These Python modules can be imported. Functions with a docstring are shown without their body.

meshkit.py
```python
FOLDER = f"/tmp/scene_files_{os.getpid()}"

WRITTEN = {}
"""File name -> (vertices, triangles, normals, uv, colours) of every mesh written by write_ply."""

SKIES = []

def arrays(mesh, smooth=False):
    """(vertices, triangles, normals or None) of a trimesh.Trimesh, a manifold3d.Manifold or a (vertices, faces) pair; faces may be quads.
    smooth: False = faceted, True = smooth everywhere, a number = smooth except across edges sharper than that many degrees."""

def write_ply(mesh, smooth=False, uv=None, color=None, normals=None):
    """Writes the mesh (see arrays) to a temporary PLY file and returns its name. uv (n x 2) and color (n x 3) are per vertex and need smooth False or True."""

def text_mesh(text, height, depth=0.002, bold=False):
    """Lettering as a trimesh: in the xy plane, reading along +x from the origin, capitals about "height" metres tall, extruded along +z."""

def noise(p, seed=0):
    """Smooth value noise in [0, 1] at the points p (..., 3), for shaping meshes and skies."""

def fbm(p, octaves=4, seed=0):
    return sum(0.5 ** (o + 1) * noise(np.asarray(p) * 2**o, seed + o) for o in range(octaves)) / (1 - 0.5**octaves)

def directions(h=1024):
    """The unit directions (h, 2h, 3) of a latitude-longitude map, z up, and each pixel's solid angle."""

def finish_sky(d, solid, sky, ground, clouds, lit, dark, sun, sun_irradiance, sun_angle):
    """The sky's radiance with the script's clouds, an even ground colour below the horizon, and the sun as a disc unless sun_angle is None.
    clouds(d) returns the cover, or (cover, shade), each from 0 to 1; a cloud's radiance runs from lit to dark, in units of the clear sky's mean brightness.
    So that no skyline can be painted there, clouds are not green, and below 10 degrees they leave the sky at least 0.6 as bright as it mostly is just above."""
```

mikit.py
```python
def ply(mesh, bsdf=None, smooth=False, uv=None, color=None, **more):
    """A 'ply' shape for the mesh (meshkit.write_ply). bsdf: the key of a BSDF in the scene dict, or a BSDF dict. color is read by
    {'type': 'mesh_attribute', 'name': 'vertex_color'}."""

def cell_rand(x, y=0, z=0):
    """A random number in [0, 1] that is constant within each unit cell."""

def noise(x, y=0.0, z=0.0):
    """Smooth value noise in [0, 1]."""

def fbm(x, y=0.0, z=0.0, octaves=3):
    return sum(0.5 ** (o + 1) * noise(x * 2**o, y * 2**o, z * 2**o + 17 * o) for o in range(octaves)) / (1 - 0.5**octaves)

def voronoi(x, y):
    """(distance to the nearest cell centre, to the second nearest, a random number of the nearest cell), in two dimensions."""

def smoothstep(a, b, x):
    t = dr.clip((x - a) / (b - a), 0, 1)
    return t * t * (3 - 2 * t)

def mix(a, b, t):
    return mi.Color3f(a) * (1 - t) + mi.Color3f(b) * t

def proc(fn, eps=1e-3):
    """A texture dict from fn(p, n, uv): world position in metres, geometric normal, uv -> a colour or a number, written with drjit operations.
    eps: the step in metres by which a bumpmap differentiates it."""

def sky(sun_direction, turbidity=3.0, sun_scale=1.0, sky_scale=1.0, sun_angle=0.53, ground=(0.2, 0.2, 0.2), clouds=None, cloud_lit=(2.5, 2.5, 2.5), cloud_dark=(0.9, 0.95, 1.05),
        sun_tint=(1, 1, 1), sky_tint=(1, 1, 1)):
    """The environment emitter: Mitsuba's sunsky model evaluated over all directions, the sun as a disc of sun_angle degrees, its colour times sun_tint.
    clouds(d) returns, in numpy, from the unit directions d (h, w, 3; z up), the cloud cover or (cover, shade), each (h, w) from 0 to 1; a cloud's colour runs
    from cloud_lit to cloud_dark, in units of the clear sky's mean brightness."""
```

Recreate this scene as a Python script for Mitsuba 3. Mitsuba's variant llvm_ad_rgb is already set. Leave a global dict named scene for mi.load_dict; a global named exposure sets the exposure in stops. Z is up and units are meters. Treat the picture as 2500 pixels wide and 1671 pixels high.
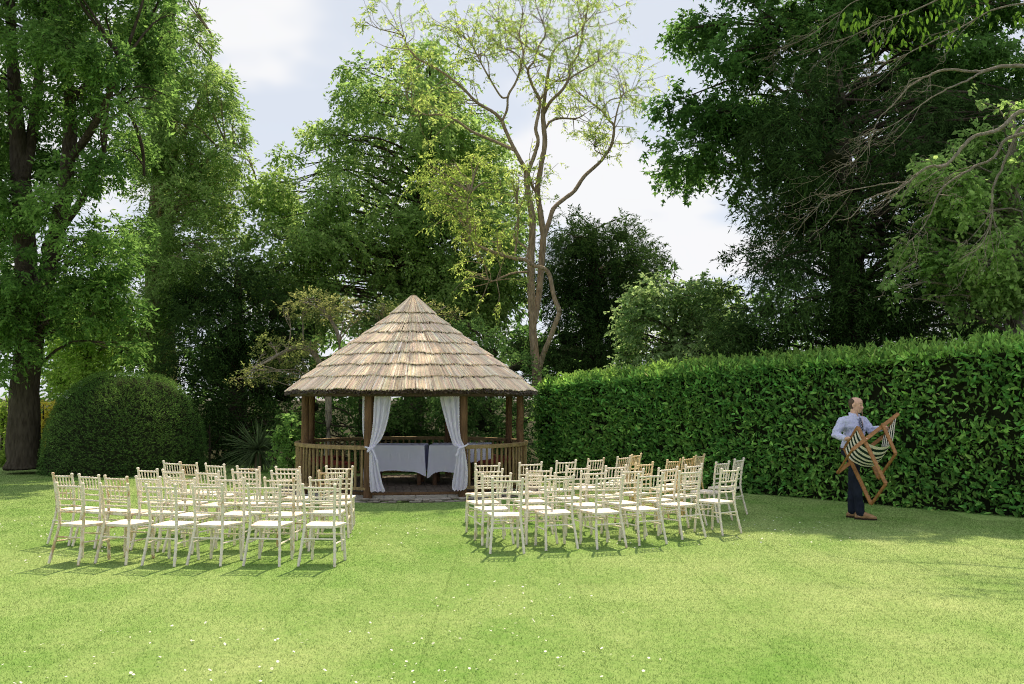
import math
import numpy as np
import trimesh
import manifold3d as m3
import drjit as dr
import mitsuba as mi
import shapely
from shapely.geometry import Polygon, Point, box as sbox
import mikit
import meshkit

T = mi.ScalarTransform4f
scene, labels = {}, {}
PI = math.pi

# ---------------------------------------------------------------- camera, sky, exposure
F, EYE, HORIZON = 2430.0, 1.8, 973.0            # focal length and horizon, in pixels of the 2500 px wide photograph
PITCH = math.atan((HORIZON - 835.5) / F)
CP, SP = math.cos(PITCH), math.sin(PITCH)
scene['camera'] = {'type': 'perspective', 'fov': math.degrees(2 * math.atan(1250 / F)), 'fov_axis': 'x', 'near_clip': 0.1, 'far_clip': 900.0,
                   'to_world': T().look_at(origin=[0, 0, EYE], target=[0, CP, EYE + SP], up=[0, 0, 1])}
SUN_EL, SUN_AZ = math.radians(55), math.radians(10)
SUN = [math.cos(SUN_EL) * math.sin(SUN_AZ), math.cos(SUN_EL) * math.cos(SUN_AZ), math.sin(SUN_EL)]


def smooth_np(a, b, x):
    t = np.clip((x - a) / (b - a), 0, 1)
    return t * t * (3 - 2 * t)


def clouds(d):
    q = d / np.maximum(d[..., 2:3] + 0.25, 0.1)
    n = meshkit.fbm(q * np.array([2.3, 2.3, 2.3]) + 7.3, 5, 3)
    w = meshkit.fbm(q * 1.1 + 3.1, 3, 11)
    return np.clip(0.76 + 0.24 * smooth_np(0.50, 0.62, n) + 0.1 * (w - 0.5), 0, 1), 0.42 * (1 - smooth_np(0.48, 0.62, n))


scene['sky'] = mikit.sky(SUN, turbidity=3, sky_scale=0.75, clouds=clouds, cloud_lit=(2.55, 2.55, 2.58), cloud_dark=(1.85, 1.94, 2.08), sun_tint=(1.0, 0.97, 0.9))
exposure = 2.4


def at(px, py, Y):
    """The point of the garden seen at this spot of the photograph, Y metres in front of where it was taken."""
    u, v = (px - 1250) / F, (835.5 - py) / F
    return np.array([u, CP - v * SP, SP + v * CP]) * (Y / (CP - v * SP)) + [0, 0, EYE]


# ---------------------------------------------------------------- scene entries
def numbered(name):
    if not any(k == name or k.startswith(name + '__') for k in list(scene) + list(labels)):
        return name
    i = 1
    while any(k == f'{name}_{i:03d}' or k.startswith(f'{name}_{i:03d}__') for k in labels):
        i += 1
    return f'{name}_{i:03d}'


def thing(name, label, cat, group=None, kind=None):
    key = numbered(name)
    labels[key] = {'label': label, 'category': cat}
    if group:
        labels[key]['group'] = group
    if kind:
        labels[key]['kind'] = kind
    return key


counts = {}


def put(key, shape):
    """Adds a shape under key, or under the next free number."""
    n = counts.get(key, 0)
    counts[key] = n + 1
    k = key if n == 0 else f'{key}_{n:03d}'
    scene[k] = shape
    return k


def part(parent, name, mesh, bsdf, smooth=False, label=None, kind=None, **kw):
    k = put(f'{parent}__{name}', mikit.ply(mesh, bsdf, smooth=smooth, **kw))
    if label or kind:
        labels[k] = {}
        if label:
            labels[k]['label'] = label
        if kind:
            labels[k]['kind'] = kind
    return k


def whole(name, mesh, bsdf, label, cat, smooth=False, group=None, kind=None, **kw):
    key = thing(name, label, cat, group, kind)
    scene[key] = mikit.ply(mesh, bsdf, smooth=smooth, **kw)
    return key


# ---------------------------------------------------------------- materials
P = mikit
def col(c):
    return {'type': 'rgb', 'value': list(map(float, c))}


VC = {'type': 'mesh_attribute', 'name': 'vertex_color'}


def leafmat(trans, rough):
    return {'type': 'principledthin', 'base_color': VC, 'roughness': rough, 'diff_trans': trans, 'spec_trans': 0.0, 'eta': 1.4}


scene['leaf'] = leafmat(1.2, 0.42)
scene['leaf_glossy'] = leafmat(0.8, 0.34)
scene['leaf_needle'] = leafmat(0.7, 0.55)


def two(b):
    return {'type': 'twosided', 'bsdf': b}


def surf(c, rough=0.7, spec=0.3, **kw):
    return two({'type': 'principled', 'base_color': c if isinstance(c, dict) else col(c), 'roughness': rough, 'specular': spec, **kw})


def bark(c1, c2, f):
    def fn(p, n, uv):
        w = P.fbm(p.x * f, p.y * f, p.z * f * 0.22, 4)
        m = P.fbm(p.x * 2.1, p.y * 2.1, p.z * 1.7, 2)
        return P.mix(c1, c2, dr.clip(w * 1.6 - 0.4 + (m - 0.5) * 0.5, 0, 1))
    def hf(p, n, uv):
        return P.fbm(p.x * f, p.y * f, p.z * f * 0.22, 3)
    return {'type': 'bumpmap', 'arbitrary': P.proc(hf, 4e-3), 'scale': 0.03, 'bsdf': surf(P.proc(fn), 0.9, 0.15)}


scene['bark_dark'] = bark((0.035, 0.028, 0.020), (0.085, 0.072, 0.055), 26)
scene['bark_brown'] = bark((0.18, 0.14, 0.10), (0.38, 0.31, 0.23), 30)
scene['bark_grey'] = bark((0.13, 0.115, 0.095), (0.30, 0.275, 0.23), 40)
scene['shade_fill'] = surf((0.014, 0.018, 0.009), 1.0, 0.05)  # near-black fill colour standing in for shade deep in foliage
scene['soil'] = surf(P.proc(lambda p, n, uv: P.mix((0.014, 0.016, 0.008), (0.032, 0.034, 0.016), P.fbm(p.x * 3, p.y * 3, p.z * 3, 3))), 1, 0.1)


def lawn_fn(p, n, uv):
    a = P.fbm(p.x * 0.55 + 3, p.y * 0.45, 0, 3)
    b = P.fbm(p.x * 2.4, p.y * 1.6, 4, 3)
    c = P.noise(p.x * 19, p.y * 19, 2)
    t = dr.clip(a * 0.75 + b * 0.6 - 0.2 + (c - 0.5) * 0.25, 0, 1)
    return P.mix((0.105, 0.205, 0.045), (0.235, 0.30, 0.12), t)


def blade_fn(p, n, uv):
    a = P.fbm(p.x * 0.55 + 3, p.y * 0.45, 0, 3)
    b = P.fbm(p.x * 2.4, p.y * 1.6, 4, 3)
    c = P.noise(p.x * 90, p.y * 90, 2)
    t = dr.clip(a * 0.75 + b * 0.6 - 0.2 + (c - 0.5) * 0.5, 0, 1)
    return P.mix((0.098, 0.205, 0.042), (0.245, 0.312, 0.128), t)


scene['lawn_ground'] = surf(P.proc(lawn_fn), 1, 0.05)
scene['grass_blade'] = {'type': 'principledthin', 'base_color': P.proc(blade_fn), 'roughness': 0.6, 'diff_trans': 0.9, 'spec_trans': 0.0, 'eta': 1.35}


def chair_fn(worn, wood, paint):
    def fn(p, n, uv):
        a = P.fbm(p.x * 9, p.y * 9, p.z * 6, 3)
        b = P.fbm(p.x * 60, p.y * 60, p.z * 22, 3)
        c = P.fbm(p.x * 2.3 + 9, p.y * 2.3, p.z * 1.5, 2)
        t = P.smoothstep(worn, worn + 0.22, a * 0.5 + b * 0.35 + c * 0.35)
        return P.mix(paint, wood, t * 0.85)
    return fn


scene['chair_cream'] = surf(P.proc(chair_fn(0.66, (0.44, 0.30, 0.16), (0.70, 0.655, 0.58))), 0.55, 0.35)
scene['chair_rubbed'] = surf(P.proc(chair_fn(0.55, (0.42, 0.26, 0.10), (0.69, 0.63, 0.54))), 0.55, 0.35)
scene['chair_golden'] = surf(P.proc(chair_fn(0.50, (0.50, 0.33, 0.12), (0.66, 0.55, 0.36))), 0.55, 0.35)


def seat_fn(p, n, uv):
    a = P.fbm(p.x * 7, p.y * 40, p.z * 7, 3)
    b = P.fbm(p.x * 3.3, p.y * 3.3, 5, 2)
    return P.mix((0.70, 0.645, 0.58), (0.55, 0.44, 0.33), P.smoothstep(0.52, 0.78, a * 0.6 + b * 0.45))


scene['chair_seat'] = surf(P.proc(seat_fn), 0.5, 0.35)


def timber(c1, c2, fx, fz, rough=0.75):
    def fn(p, n, uv):
        g = P.fbm(p.x * fx, p.y * fx, p.z * fz, 4)
        b = P.fbm(p.x * 3, p.y * 3, p.z * 1.3, 2)
        return P.mix(c1, c2, dr.clip(g * 1.5 - 0.3 + (b - 0.5) * 0.6, 0, 1))
    return surf(P.proc(fn), rough, 0.3)


scene['post_timber'] = timber((0.065, 0.036, 0.017), (0.17, 0.10, 0.05), 45, 4)
scene['rail_timber'] = timber((0.15, 0.105, 0.05), (0.33, 0.25, 0.13), 40, 6)
scene['deck_timber'] = timber((0.055, 0.043, 0.035), (0.12, 0.10, 0.08), 22, 20)
scene['bench_timber'] = timber((0.05, 0.026, 0.014), (0.12, 0.06, 0.03), 30, 20)
scene['deckchair_timber'] = timber((0.20, 0.09, 0.032), (0.36, 0.18, 0.07), 30, 30, 0.5)
scene['thatch_reed'] = two({'type': 'principled', 'base_color': VC, 'roughness': 0.42, 'specular': 0.7})
scene['thatch_core'] = surf((0.06, 0.045, 0.03), 1, 0.1)
scene['concrete'] = surf(P.proc(lambda p, n, uv: P.mix((0.20, 0.19, 0.175), (0.40, 0.385, 0.36), P.fbm(p.x * 5, p.y * 5, p.z * 12, 4))), 0.9, 0.2)
scene['slate'] = [surf(P.proc((lambda k: lambda p, n, uv: P.mix((0.11 + k, 0.10 + k, 0.085 + k), (0.26 + k, 0.24 + k, 0.21 + k), P.fbm(p.x * 22, p.y * 22, p.z * 60, 3)))(k)), 0.9, 0.2) for k in (0.0, 0.07)]
scene['slate_pale'] = scene['slate'][1]
scene['slate'] = scene['slate'][0]


def weave(p, n, uv):
    return P.mix((0.73, 0.75, 0.95), (0.79, 0.81, 0.98), P.fbm(p.x * 40, p.y * 40, p.z * 40, 2))


scene['table_linen'] = {'type': 'principledthin', 'base_color': P.proc(weave), 'roughness': 0.8, 'diff_trans': 0.35, 'spec_trans': 0.0, 'eta': 1.3}
scene['sheer'] = {'type': 'principledthin', 'base_color': P.proc(lambda p, n, uv: P.mix((0.80, 0.80, 0.96), (0.86, 0.86, 0.98), P.fbm(p.x * 60, p.y * 60, p.z * 8, 2))), 'roughness': 0.8, 'diff_trans': 0.85, 'spec_trans': 0.0, 'eta': 1.3}
scene['red_cushion'] = surf((0.13, 0.02, 0.015), 0.8, 0.2, sheen=0.3)
scene['petal'] = {'type': 'principledthin', 'base_color': col((0.85, 0.85, 0.82)), 'roughness': 0.6, 'diff_trans': 0.5, 'spec_trans': 0.0}

# ---------------------------------------------------------------- mesh helpers
def unit(v):
    v = np.asarray(v, float)
    return v / np.maximum(np.linalg.norm(v, axis=-1, keepdims=True), 1e-12)


def join(ms):
    ms = [m for m in ms if m is not None and len(m[0])]
    vs, fs, n = [], [], 0
    for v, f in ms:
        vs.append(v)
        fs.append(np.asarray(f) + n)
        n += len(v)
    return np.vstack(vs), np.vstack(fs)


def tube(pts, rad, sides=8, cap=True, rng=None, rough=0.0):
    """A tapering tube along a polyline."""
    p = np.asarray(pts, float)
    r = np.broadcast_to(np.asarray(rad, float), (len(p),))
    t = unit(np.gradient(p, axis=0))
    ref = np.array([0, 0, 1.0]) if abs(t[:, 2]).mean() < 0.8 else np.array([0.0, 1.0, 0])
    a = unit(np.cross(t, ref))
    b = np.cross(t, a)
    ang = np.arange(sides) * 2 * PI / sides
    rr = r[:, None] * np.ones(sides)
    if rng is not None and rough:
        rr = rr * (1 + rough * rng.standard_normal((len(p), sides)))
    v = p[:, None] + rr[..., None] * (np.cos(ang)[None, :, None] * a[:, None] + np.sin(ang)[None, :, None] * b[:, None])
    i, j = np.meshgrid(np.arange(len(p) - 1), np.arange(sides), indexing='ij')
    q = np.stack([i * sides + j, i * sides + (j + 1) % sides, (i + 1) * sides + (j + 1) % sides, (i + 1) * sides + j], -1).reshape(-1, 4)
    f = np.vstack([q[:, [0, 1, 2]], q[:, [0, 2, 3]]])
    v = v.reshape(-1, 3)
    if cap:
        n = len(v)
        v = np.vstack([v, p[:1], p[-1:]])
        k = np.arange(sides)
        f = np.vstack([f, np.stack([k * 0 + n, (k + 1) % sides, k], 1), np.stack([k * 0 + n + 1, n - sides + k, n - sides + (k + 1) % sides], 1)])
    return v, f[:, ::-1]


def spline(pts, n):
    """Catmull-Rom resampling of a polyline to n points (rows may carry a radius)."""
    p = np.asarray(pts, float)
    if len(p) < 3:
        t = np.linspace(0, 1, n)[:, None]
        return p[0] * (1 - t) + p[-1] * t
    q = np.vstack([2 * p[0] - p[1], p, 2 * p[-1] - p[-2]])
    s = np.linspace(0, len(p) - 1, n)
    i = np.minimum(s.astype(int), len(p) - 2)
    t = (s - i)[:, None]
    a, b, c, d = q[i], q[i + 1], q[i + 2], q[i + 3]
    return 0.5 * (2 * b + (c - a) * t + (2 * a - 5 * b + 4 * c - d) * t**2 + (3 * b - a - 3 * c + d) * t**3)


def bx(x0, x1, y0, y1, z0, z1):
    m = trimesh.creation.box(bounds=[[x0, y0, z0], [x1, y1, z1]])
    return np.array(m.vertices), np.array(m.faces)


def bevel_box(sx, sy, sz, b):
    """A box with chamfered edges, centred."""
    pts = []
    for x in (-1, 1):
        for y in (-1, 1):
            for z in (-1, 1):
                pts += [(x * (sx / 2 - b), y * (sy / 2 - b), z * sz / 2), (x * (sx / 2 - b), y * sy / 2, z * (sz / 2 - b)), (x * sx / 2, y * (sy / 2 - b), z * (sz / 2 - b))]
    h = m3.Manifold.hull_points(np.array(pts))
    m = h.to_mesh()
    return np.array(m.vert_properties[:, :3]), np.array(m.tri_verts)


def beam(p0, p1, w, h, up, b=0.004):
    """A rectangular batten from p0 to p1, w across, h along up."""
    p0, p1 = np.asarray(p0, float), np.asarray(p1, float)
    L = np.linalg.norm(p1 - p0)
    z = (p1 - p0) / L
    y = unit(np.asarray(up, float) - z * np.dot(up, z))
    x = np.cross(y, z)
    v, f = bevel_box(w, h, L, b)
    return v @ np.stack([x, y, z]) + (p0 + p1) / 2, f


def extrude(poly, h):
    m = trimesh.creation.extrude_polygon(poly, h, engine='earcut')
    return np.array(m.vertices), np.array(m.faces)


def move(m, x=0, y=0, z=0, rz=0):
    c, s = math.cos(rz), math.sin(rz)
    v = np.asarray(m[0]) @ np.array([[c, s, 0], [-s, c, 0], [0, 0, 1.0]]) + [x, y, z]
    return v, m[1]
# ---------------------------------------------------------------- foliage
LEAF = {  # u along the leaf, v across, w lift
    'diamond': (np.array([[0, 0, 0], [.42, -.5, .12], [.42, .5, .12], [1, 0, -.05]]), np.array([[0, 1, 3], [0, 3, 2]])),
    'oval': (np.array([[0, 0, 0], [.28, -.44, .14], [.66, -.38, .12], [1, 0, -.12], [.66, .38, .12], [.28, .44, .14]]), np.array([[0, 1, 2], [0, 2, 3], [0, 3, 4], [0, 4, 5]])),
    'lobed': (np.array([[0, 0, 0], [.45, -.62, .1], [.5, -.2, .1], [1, 0, -.1], [.5, .2, .1], [.45, .62, .1]]), np.array([[0, 1, 2], [0, 2, 3], [0, 3, 4], [0, 4, 5]])),
}


def place_leaves(pos, dirs, nrm, length, width, shape):
    """One leaf per row: base point, pointing direction, rough normal, length, width."""
    tv, tf = LEAF[shape]
    d = unit(dirs)
    s = unit(np.cross(d, nrm))
    n = np.cross(s, d)
    L, W = np.asarray(length)[:, None, None], np.asarray(width)[:, None, None]
    v = pos[:, None] + d[:, None] * L * tv[None, :, 0:1] + s[:, None] * W * tv[None, :, 1:2] + n[:, None] * W * tv[None, :, 2:3]
    f = tf[None] + (np.arange(len(pos)) * len(tv))[:, None, None]
    return v.reshape(-1, 3), f.reshape(-1, 3)


def spray_leaves(rng, O, D, L, n, leaf, width, shape, beta=0.9, droop=0.3, flat=0.6, jitter=0.35, sag=0.25):
    """n leaves along each of the sprays that start at O and run along D for L metres."""
    N = len(O)
    t = (np.arange(n) + 0.6)[None, :] / n + rng.uniform(-.3, .3, (N, n)) / n
    up = np.array([0, 0, 1.0])
    S = unit(np.cross(D, up) + rng.standard_normal((N, 3)) * 0.25)
    side = np.where(np.arange(n) % 2 == 0, 1.0, -1.0)[None, :, None]
    pos = O[:, None] + D[:, None] * (L[:, None] * t)[..., None] - up * (L[:, None] * t**2 * sag)[..., None]
    dirs = D[:, None] * math.cos(beta) + S[:, None] * side * math.sin(beta) + rng.standard_normal((N, n, 3)) * jitter - up * droop
    nrm = up * flat + rng.standard_normal((N, n, 3)) * (1 - flat) + 1e-3
    k = N * n
    ln = leaf * rng.uniform(.65, 1.2, k)
    return place_leaves(pos.reshape(k, 3), dirs.reshape(k, 3), nrm.reshape(k, 3), ln, ln * width * rng.uniform(.8, 1.15, k), shape)


def leaf_colours(rng, groups, verts_per, base, alt, vary=0.22):
    """Per-vertex colours: one per leaf, leaning towards alt by the group's share."""
    k = len(groups)
    t = np.clip(groups + rng.normal(0, .22, k), 0, 1)[:, None]
    c = (np.asarray(base) * (1 - t) + np.asarray(alt) * t) * np.exp(rng.normal(0, vary, (k, 1))) * 1.95
    c = c * 0.92 + c.mean(1, keepdims=True) * np.array([.20, .10, .16])
    return np.repeat(np.clip(c, 0, 0.9), verts_per, 0)


def clumps_in(rng, poly, Y, thick, n, r, zsq=0.75, edge=0.35):
    """n foliage clumps (centre, radii) that fill the outline poly, Y metres away, thick metres deep."""
    pg = Polygon(poly).buffer(0)
    x0, y0, x1, y1 = pg.bounds
    out = []
    got = []
    tries = 0
    while len(out) < n and tries < n * 60:
        tries += 1
        x, y = rng.uniform(x0, x1), rng.uniform(y0, y1)
        pt = Point(x, y)
        if not pg.contains(pt):
            continue
        if got and tries < n * 40:
            d2 = min((x - a)**2 + (y - b)**2 for a, b in got[-40:])
            if d2 < (0.45 * r)**2:
                continue
        d = pg.exterior.distance(pt)
        rr = r * rng.uniform(.7, 1.25)
        if d < rr * 0.75:
            rr = max(d * 1.2, r * edge)
        depth = Y + rng.uniform(-1, 1) * thick / 2 * min(1, 0.25 + d / (2.2 * r))
        c = at(x, y, depth)
        R = rr * depth / F
        out.append((c, np.array([R, R, R * zsq])))
        got.append((x, y))
    return out


def crown(rng, clumps, dens, n, leaf, width, shape, L, base, alt, beta=0.9, droop=0.3, flat=0.6, sag=0.25, out=0.8, down=0.15, jitter=0.35, thin=0.42, freq=1.3):
    """Leaf sprays through the clumps; dens sprays per square metre of clump surface."""
    Os, Ds, Gs = [], [], []
    for c, R in clumps:
        k = max(3, int(dens * 4 * PI * (R[0] * R[2]) * rng.uniform(.75, 1.2)))
        u = unit(rng.standard_normal((k, 3)))
        r = rng.uniform(0.25, 1, k)**0.5
        p = c + u * r[:, None] * R
        keep = meshkit.noise(p * freq, 5) > thin * rng.uniform(.6, 1.2, k)
        p, u = p[keep], u[keep]
        Os.append(p)
        Ds.append(unit(u * out + rng.standard_normal(u.shape) * 0.45 - np.array([0, 0, down])))
        Gs.append(np.clip(rng.uniform(0, 1) * 0.7 + 0.3 * meshkit.noise(p * 0.8, 9), 0, 1))
    O, D, G = np.vstack(Os), np.vstack(Ds), np.concatenate(Gs)
    Ls = L * rng.uniform(.6, 1.25, len(O))
    m = spray_leaves(rng, O, D, Ls, n, leaf, width, shape, beta, droop, flat, jitter, sag)
    return m, leaf_colours(rng, np.repeat(G, n), len(LEAF[shape][0]), base, alt)


def limbs(rng, stems, clumps, r0, sub=3, bend=0.25):
    """Branches from the nearest lower spot of the stems to every clump, each with a few side shoots."""
    pts = np.vstack([s[:, :3] for s in stems])
    out = []
    for c, R in clumps:
        d = np.linalg.norm((pts - c) * [1, 1, 0.7], axis=1) + np.where(pts[:, 2] > c[2] - 0.3, 3.0, 0)
        o = pts[np.argmin(d)]
        ln = np.linalg.norm(c - o)
        mid = o * 0.5 + c * 0.5 + rng.standard_normal(3) * bend * ln * 0.35 + [0, 0, 0.08 * ln]
        q = spline([o, mid, c], 7)
        rad = min(r0, 0.012 + 0.012 * ln)
        out.append(tube(q, np.linspace(rad, 0.008, 7), 5, False))
        for _ in range(sub):
            a = q[rng.integers(3, 7)]
            b = c + unit(rng.standard_normal(3)) * R * rng.uniform(.6, 1.0)
            m = (a + b) / 2 + rng.standard_normal(3) * 0.08
            out.append(tube(spline([a, m, b], 5), np.linspace(0.011, 0.004, 5), 4, False))
    return join(out)


def stem(pts, n=24):
    """pts: (px, py, Y, radius in metres) -> resampled rows (x, y, z, r)."""
    return spline([np.r_[at(a, b, Y), r] for a, b, Y, r in pts], n)


def stem_mesh(rng, s, sides=10, rough=0.04):
    return tube(s[:, :3], s[:, 3], sides, True, rng, rough)


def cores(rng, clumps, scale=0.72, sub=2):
    """Added dark solids within the foliage clumps, standing in for the shade between leaves."""
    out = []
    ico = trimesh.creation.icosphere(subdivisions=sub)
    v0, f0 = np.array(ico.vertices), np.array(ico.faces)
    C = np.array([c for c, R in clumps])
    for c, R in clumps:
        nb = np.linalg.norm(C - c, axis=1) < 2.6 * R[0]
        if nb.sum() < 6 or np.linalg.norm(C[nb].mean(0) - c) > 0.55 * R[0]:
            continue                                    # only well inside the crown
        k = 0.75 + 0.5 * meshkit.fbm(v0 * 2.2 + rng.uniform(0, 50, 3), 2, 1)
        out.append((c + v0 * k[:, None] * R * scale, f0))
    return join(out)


def tree(name, label, seed, stems, clumps, foliage, mat='leaf', barkmat='bark_dark', limb_r=0.09, sub=3, core=None, cat='tree', limb_mat=None):
    rng = np.random.default_rng(seed)
    t = thing(name, label, cat)
    if stems:
        part(t, 'trunk', join([stem_mesh(rng, s) for s in stems]), barkmat, smooth=True)
        if limb_r:
            part(t, 'limbs', limbs(rng, stems, clumps, limb_r, sub), limb_mat or barkmat, smooth=True, kind='stuff')
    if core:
        part(t, 'added_core', cores(rng, clumps, core, 1), 'shade_fill', kind='stuff')  # added opaque lumps so gaps in the crown look shaded
    m, c = crown(rng, clumps, **foliage)
    part(t, 'crown', m, mat, color=c)
    return t


# ---------------------------------------------------------------- ground
def ground_sheet(x0, x1, y0, y1, nx, ny, z):
    x, y = np.meshgrid(np.linspace(x0, x1, nx), np.linspace(y0, y1, ny), indexing='ij')
    v = np.stack([x, y, np.full_like(x, z)], -1).reshape(-1, 3)
    i, j = np.meshgrid(np.arange(nx - 1), np.arange(ny - 1), indexing='ij')
    q = np.stack([i * ny + j, (i + 1) * ny + j, (i + 1) * ny + j + 1, i * ny + j + 1], -1).reshape(-1, 4)
    return v, np.vstack([q[:, [0, 1, 2]], q[:, [0, 2, 3]]])


def structure(name, mesh, bsdf, label, cat):
    scene[name] = mikit.ply(mesh, bsdf)
    labels[name] = {'label': label, 'category': cat, 'kind': 'structure'}


structure('ground', ground_sheet(-400, 400, -60, 800, 3, 3, -0.012), 'soil', 'dark earth beneath the trees around the lawn', 'ground')
lawn_poly = Polygon([(-26, -10), (-26, 30), (-6, 28.5), (-3.4, 25.2), (1.0, 24.4), (4.9, 18.9), (9.5, 13.4), (15, 9), (16, -10)]).buffer(0.6).buffer(-0.6)
structure('lawn', extrude(lawn_poly, 0.008), 'lawn_ground', 'mown green lawn with dry paler patches', 'lawn')
scene['lawn']['to_world'] = T().translate([0, 0, -0.008])

# grass blades: a few turned patches laid over the part of the lawn in view
rng = np.random.default_rng(11)
PATCH = 1.25


def grass_patch(rng, n):
    xy = rng.uniform(-PATCH / 2, PATCH / 2, (n, 2))
    h = rng.uniform(.008, .019, n)
    a = rng.uniform(0, 2 * PI, n)
    w = rng.uniform(.0022, .0042, n)
    lean = rng.normal(0, .7, (n, 2)) * h[:, None]
    b = np.c_[xy, np.zeros(n)]
    s = np.c_[np.cos(a), np.sin(a), np.zeros(n)] * w[:, None] / 2
    v = np.stack([b - s, b + s, b + np.c_[lean, h]], 1).reshape(-1, 3)
    return v, np.arange(3 * n).reshape(-1, 3)


for k in range(4):
    scene[f'grass_patch_{k}'] = {'type': 'shapegroup', 'blades': mikit.ply(grass_patch(rng, 5600), 'grass_blade')}
n_grass = 0
ys = np.arange(5.4, 24.5, PATCH)
inner = lawn_poly.buffer(-0.4)
keep_out = Point(-1.97, 19.8).buffer(3.1)
for y in ys:
    for x in np.arange(-15.0, 12.5, PATCH):
        if abs(x) > 0.56 * y + 1.2 or not inner.contains(Point(x, y)) or keep_out.contains(Point(x, y)):
            continue
        n_grass += 1
        scene[f'grass__{n_grass:03d}'] = {'type': 'instance', 'g': {'type': 'ref', 'id': f'grass_patch_{int(rng.integers(0, 4))}'},
                                          'to_world': T().translate([float(x), float(y), 0]) @ T().rotate([0, 0, 1], float(90 * rng.integers(0, 4))) @ T().scale([1.02, 1.02, 1.0])}
labels['grass'] = {'label': 'short mown grass blades covering the lawn', 'category': 'grass', 'kind': 'stuff'}

# daisies
n = 2200
xy = np.c_[rng.uniform(-8, 8, n), 5.6 + 9.5 * rng.uniform(0, 1, n)**1.5]
q = meshkit.noise(np.c_[xy * 0.55, np.zeros(n)], 4)
xy = xy[(q > 0.52) & (np.abs(xy[:, 0]) < 0.56 * xy[:, 1] + .3)]
hexa = np.array([[math.cos(a), math.sin(a), 0] for a in np.arange(6) * PI / 3])
tilt = rng.normal(0, .35, (len(xy), 2))
ds = rng.uniform(.006, .0125, len(xy))
dv = hexa[None] * ds[:, None, None]
dv[..., 2] = (hexa[None, :, 0] * tilt[:, None, 0] + hexa[None, :, 1] * tilt[:, None, 1]) * ds[:, None]
dv += np.c_[xy, rng.uniform(.016, .03, len(xy))][:, None]
df = (np.array([[0, 1, 2], [0, 2, 3], [0, 3, 4], [0, 4, 5]])[None] + (np.arange(len(xy)) * 6)[:, None, None]).reshape(-1, 3)
whole('daisies', (dv.reshape(-1, 3), df), 'petal', 'tiny white daisies scattered over the near lawn', 'daisies', kind='stuff')
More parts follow.
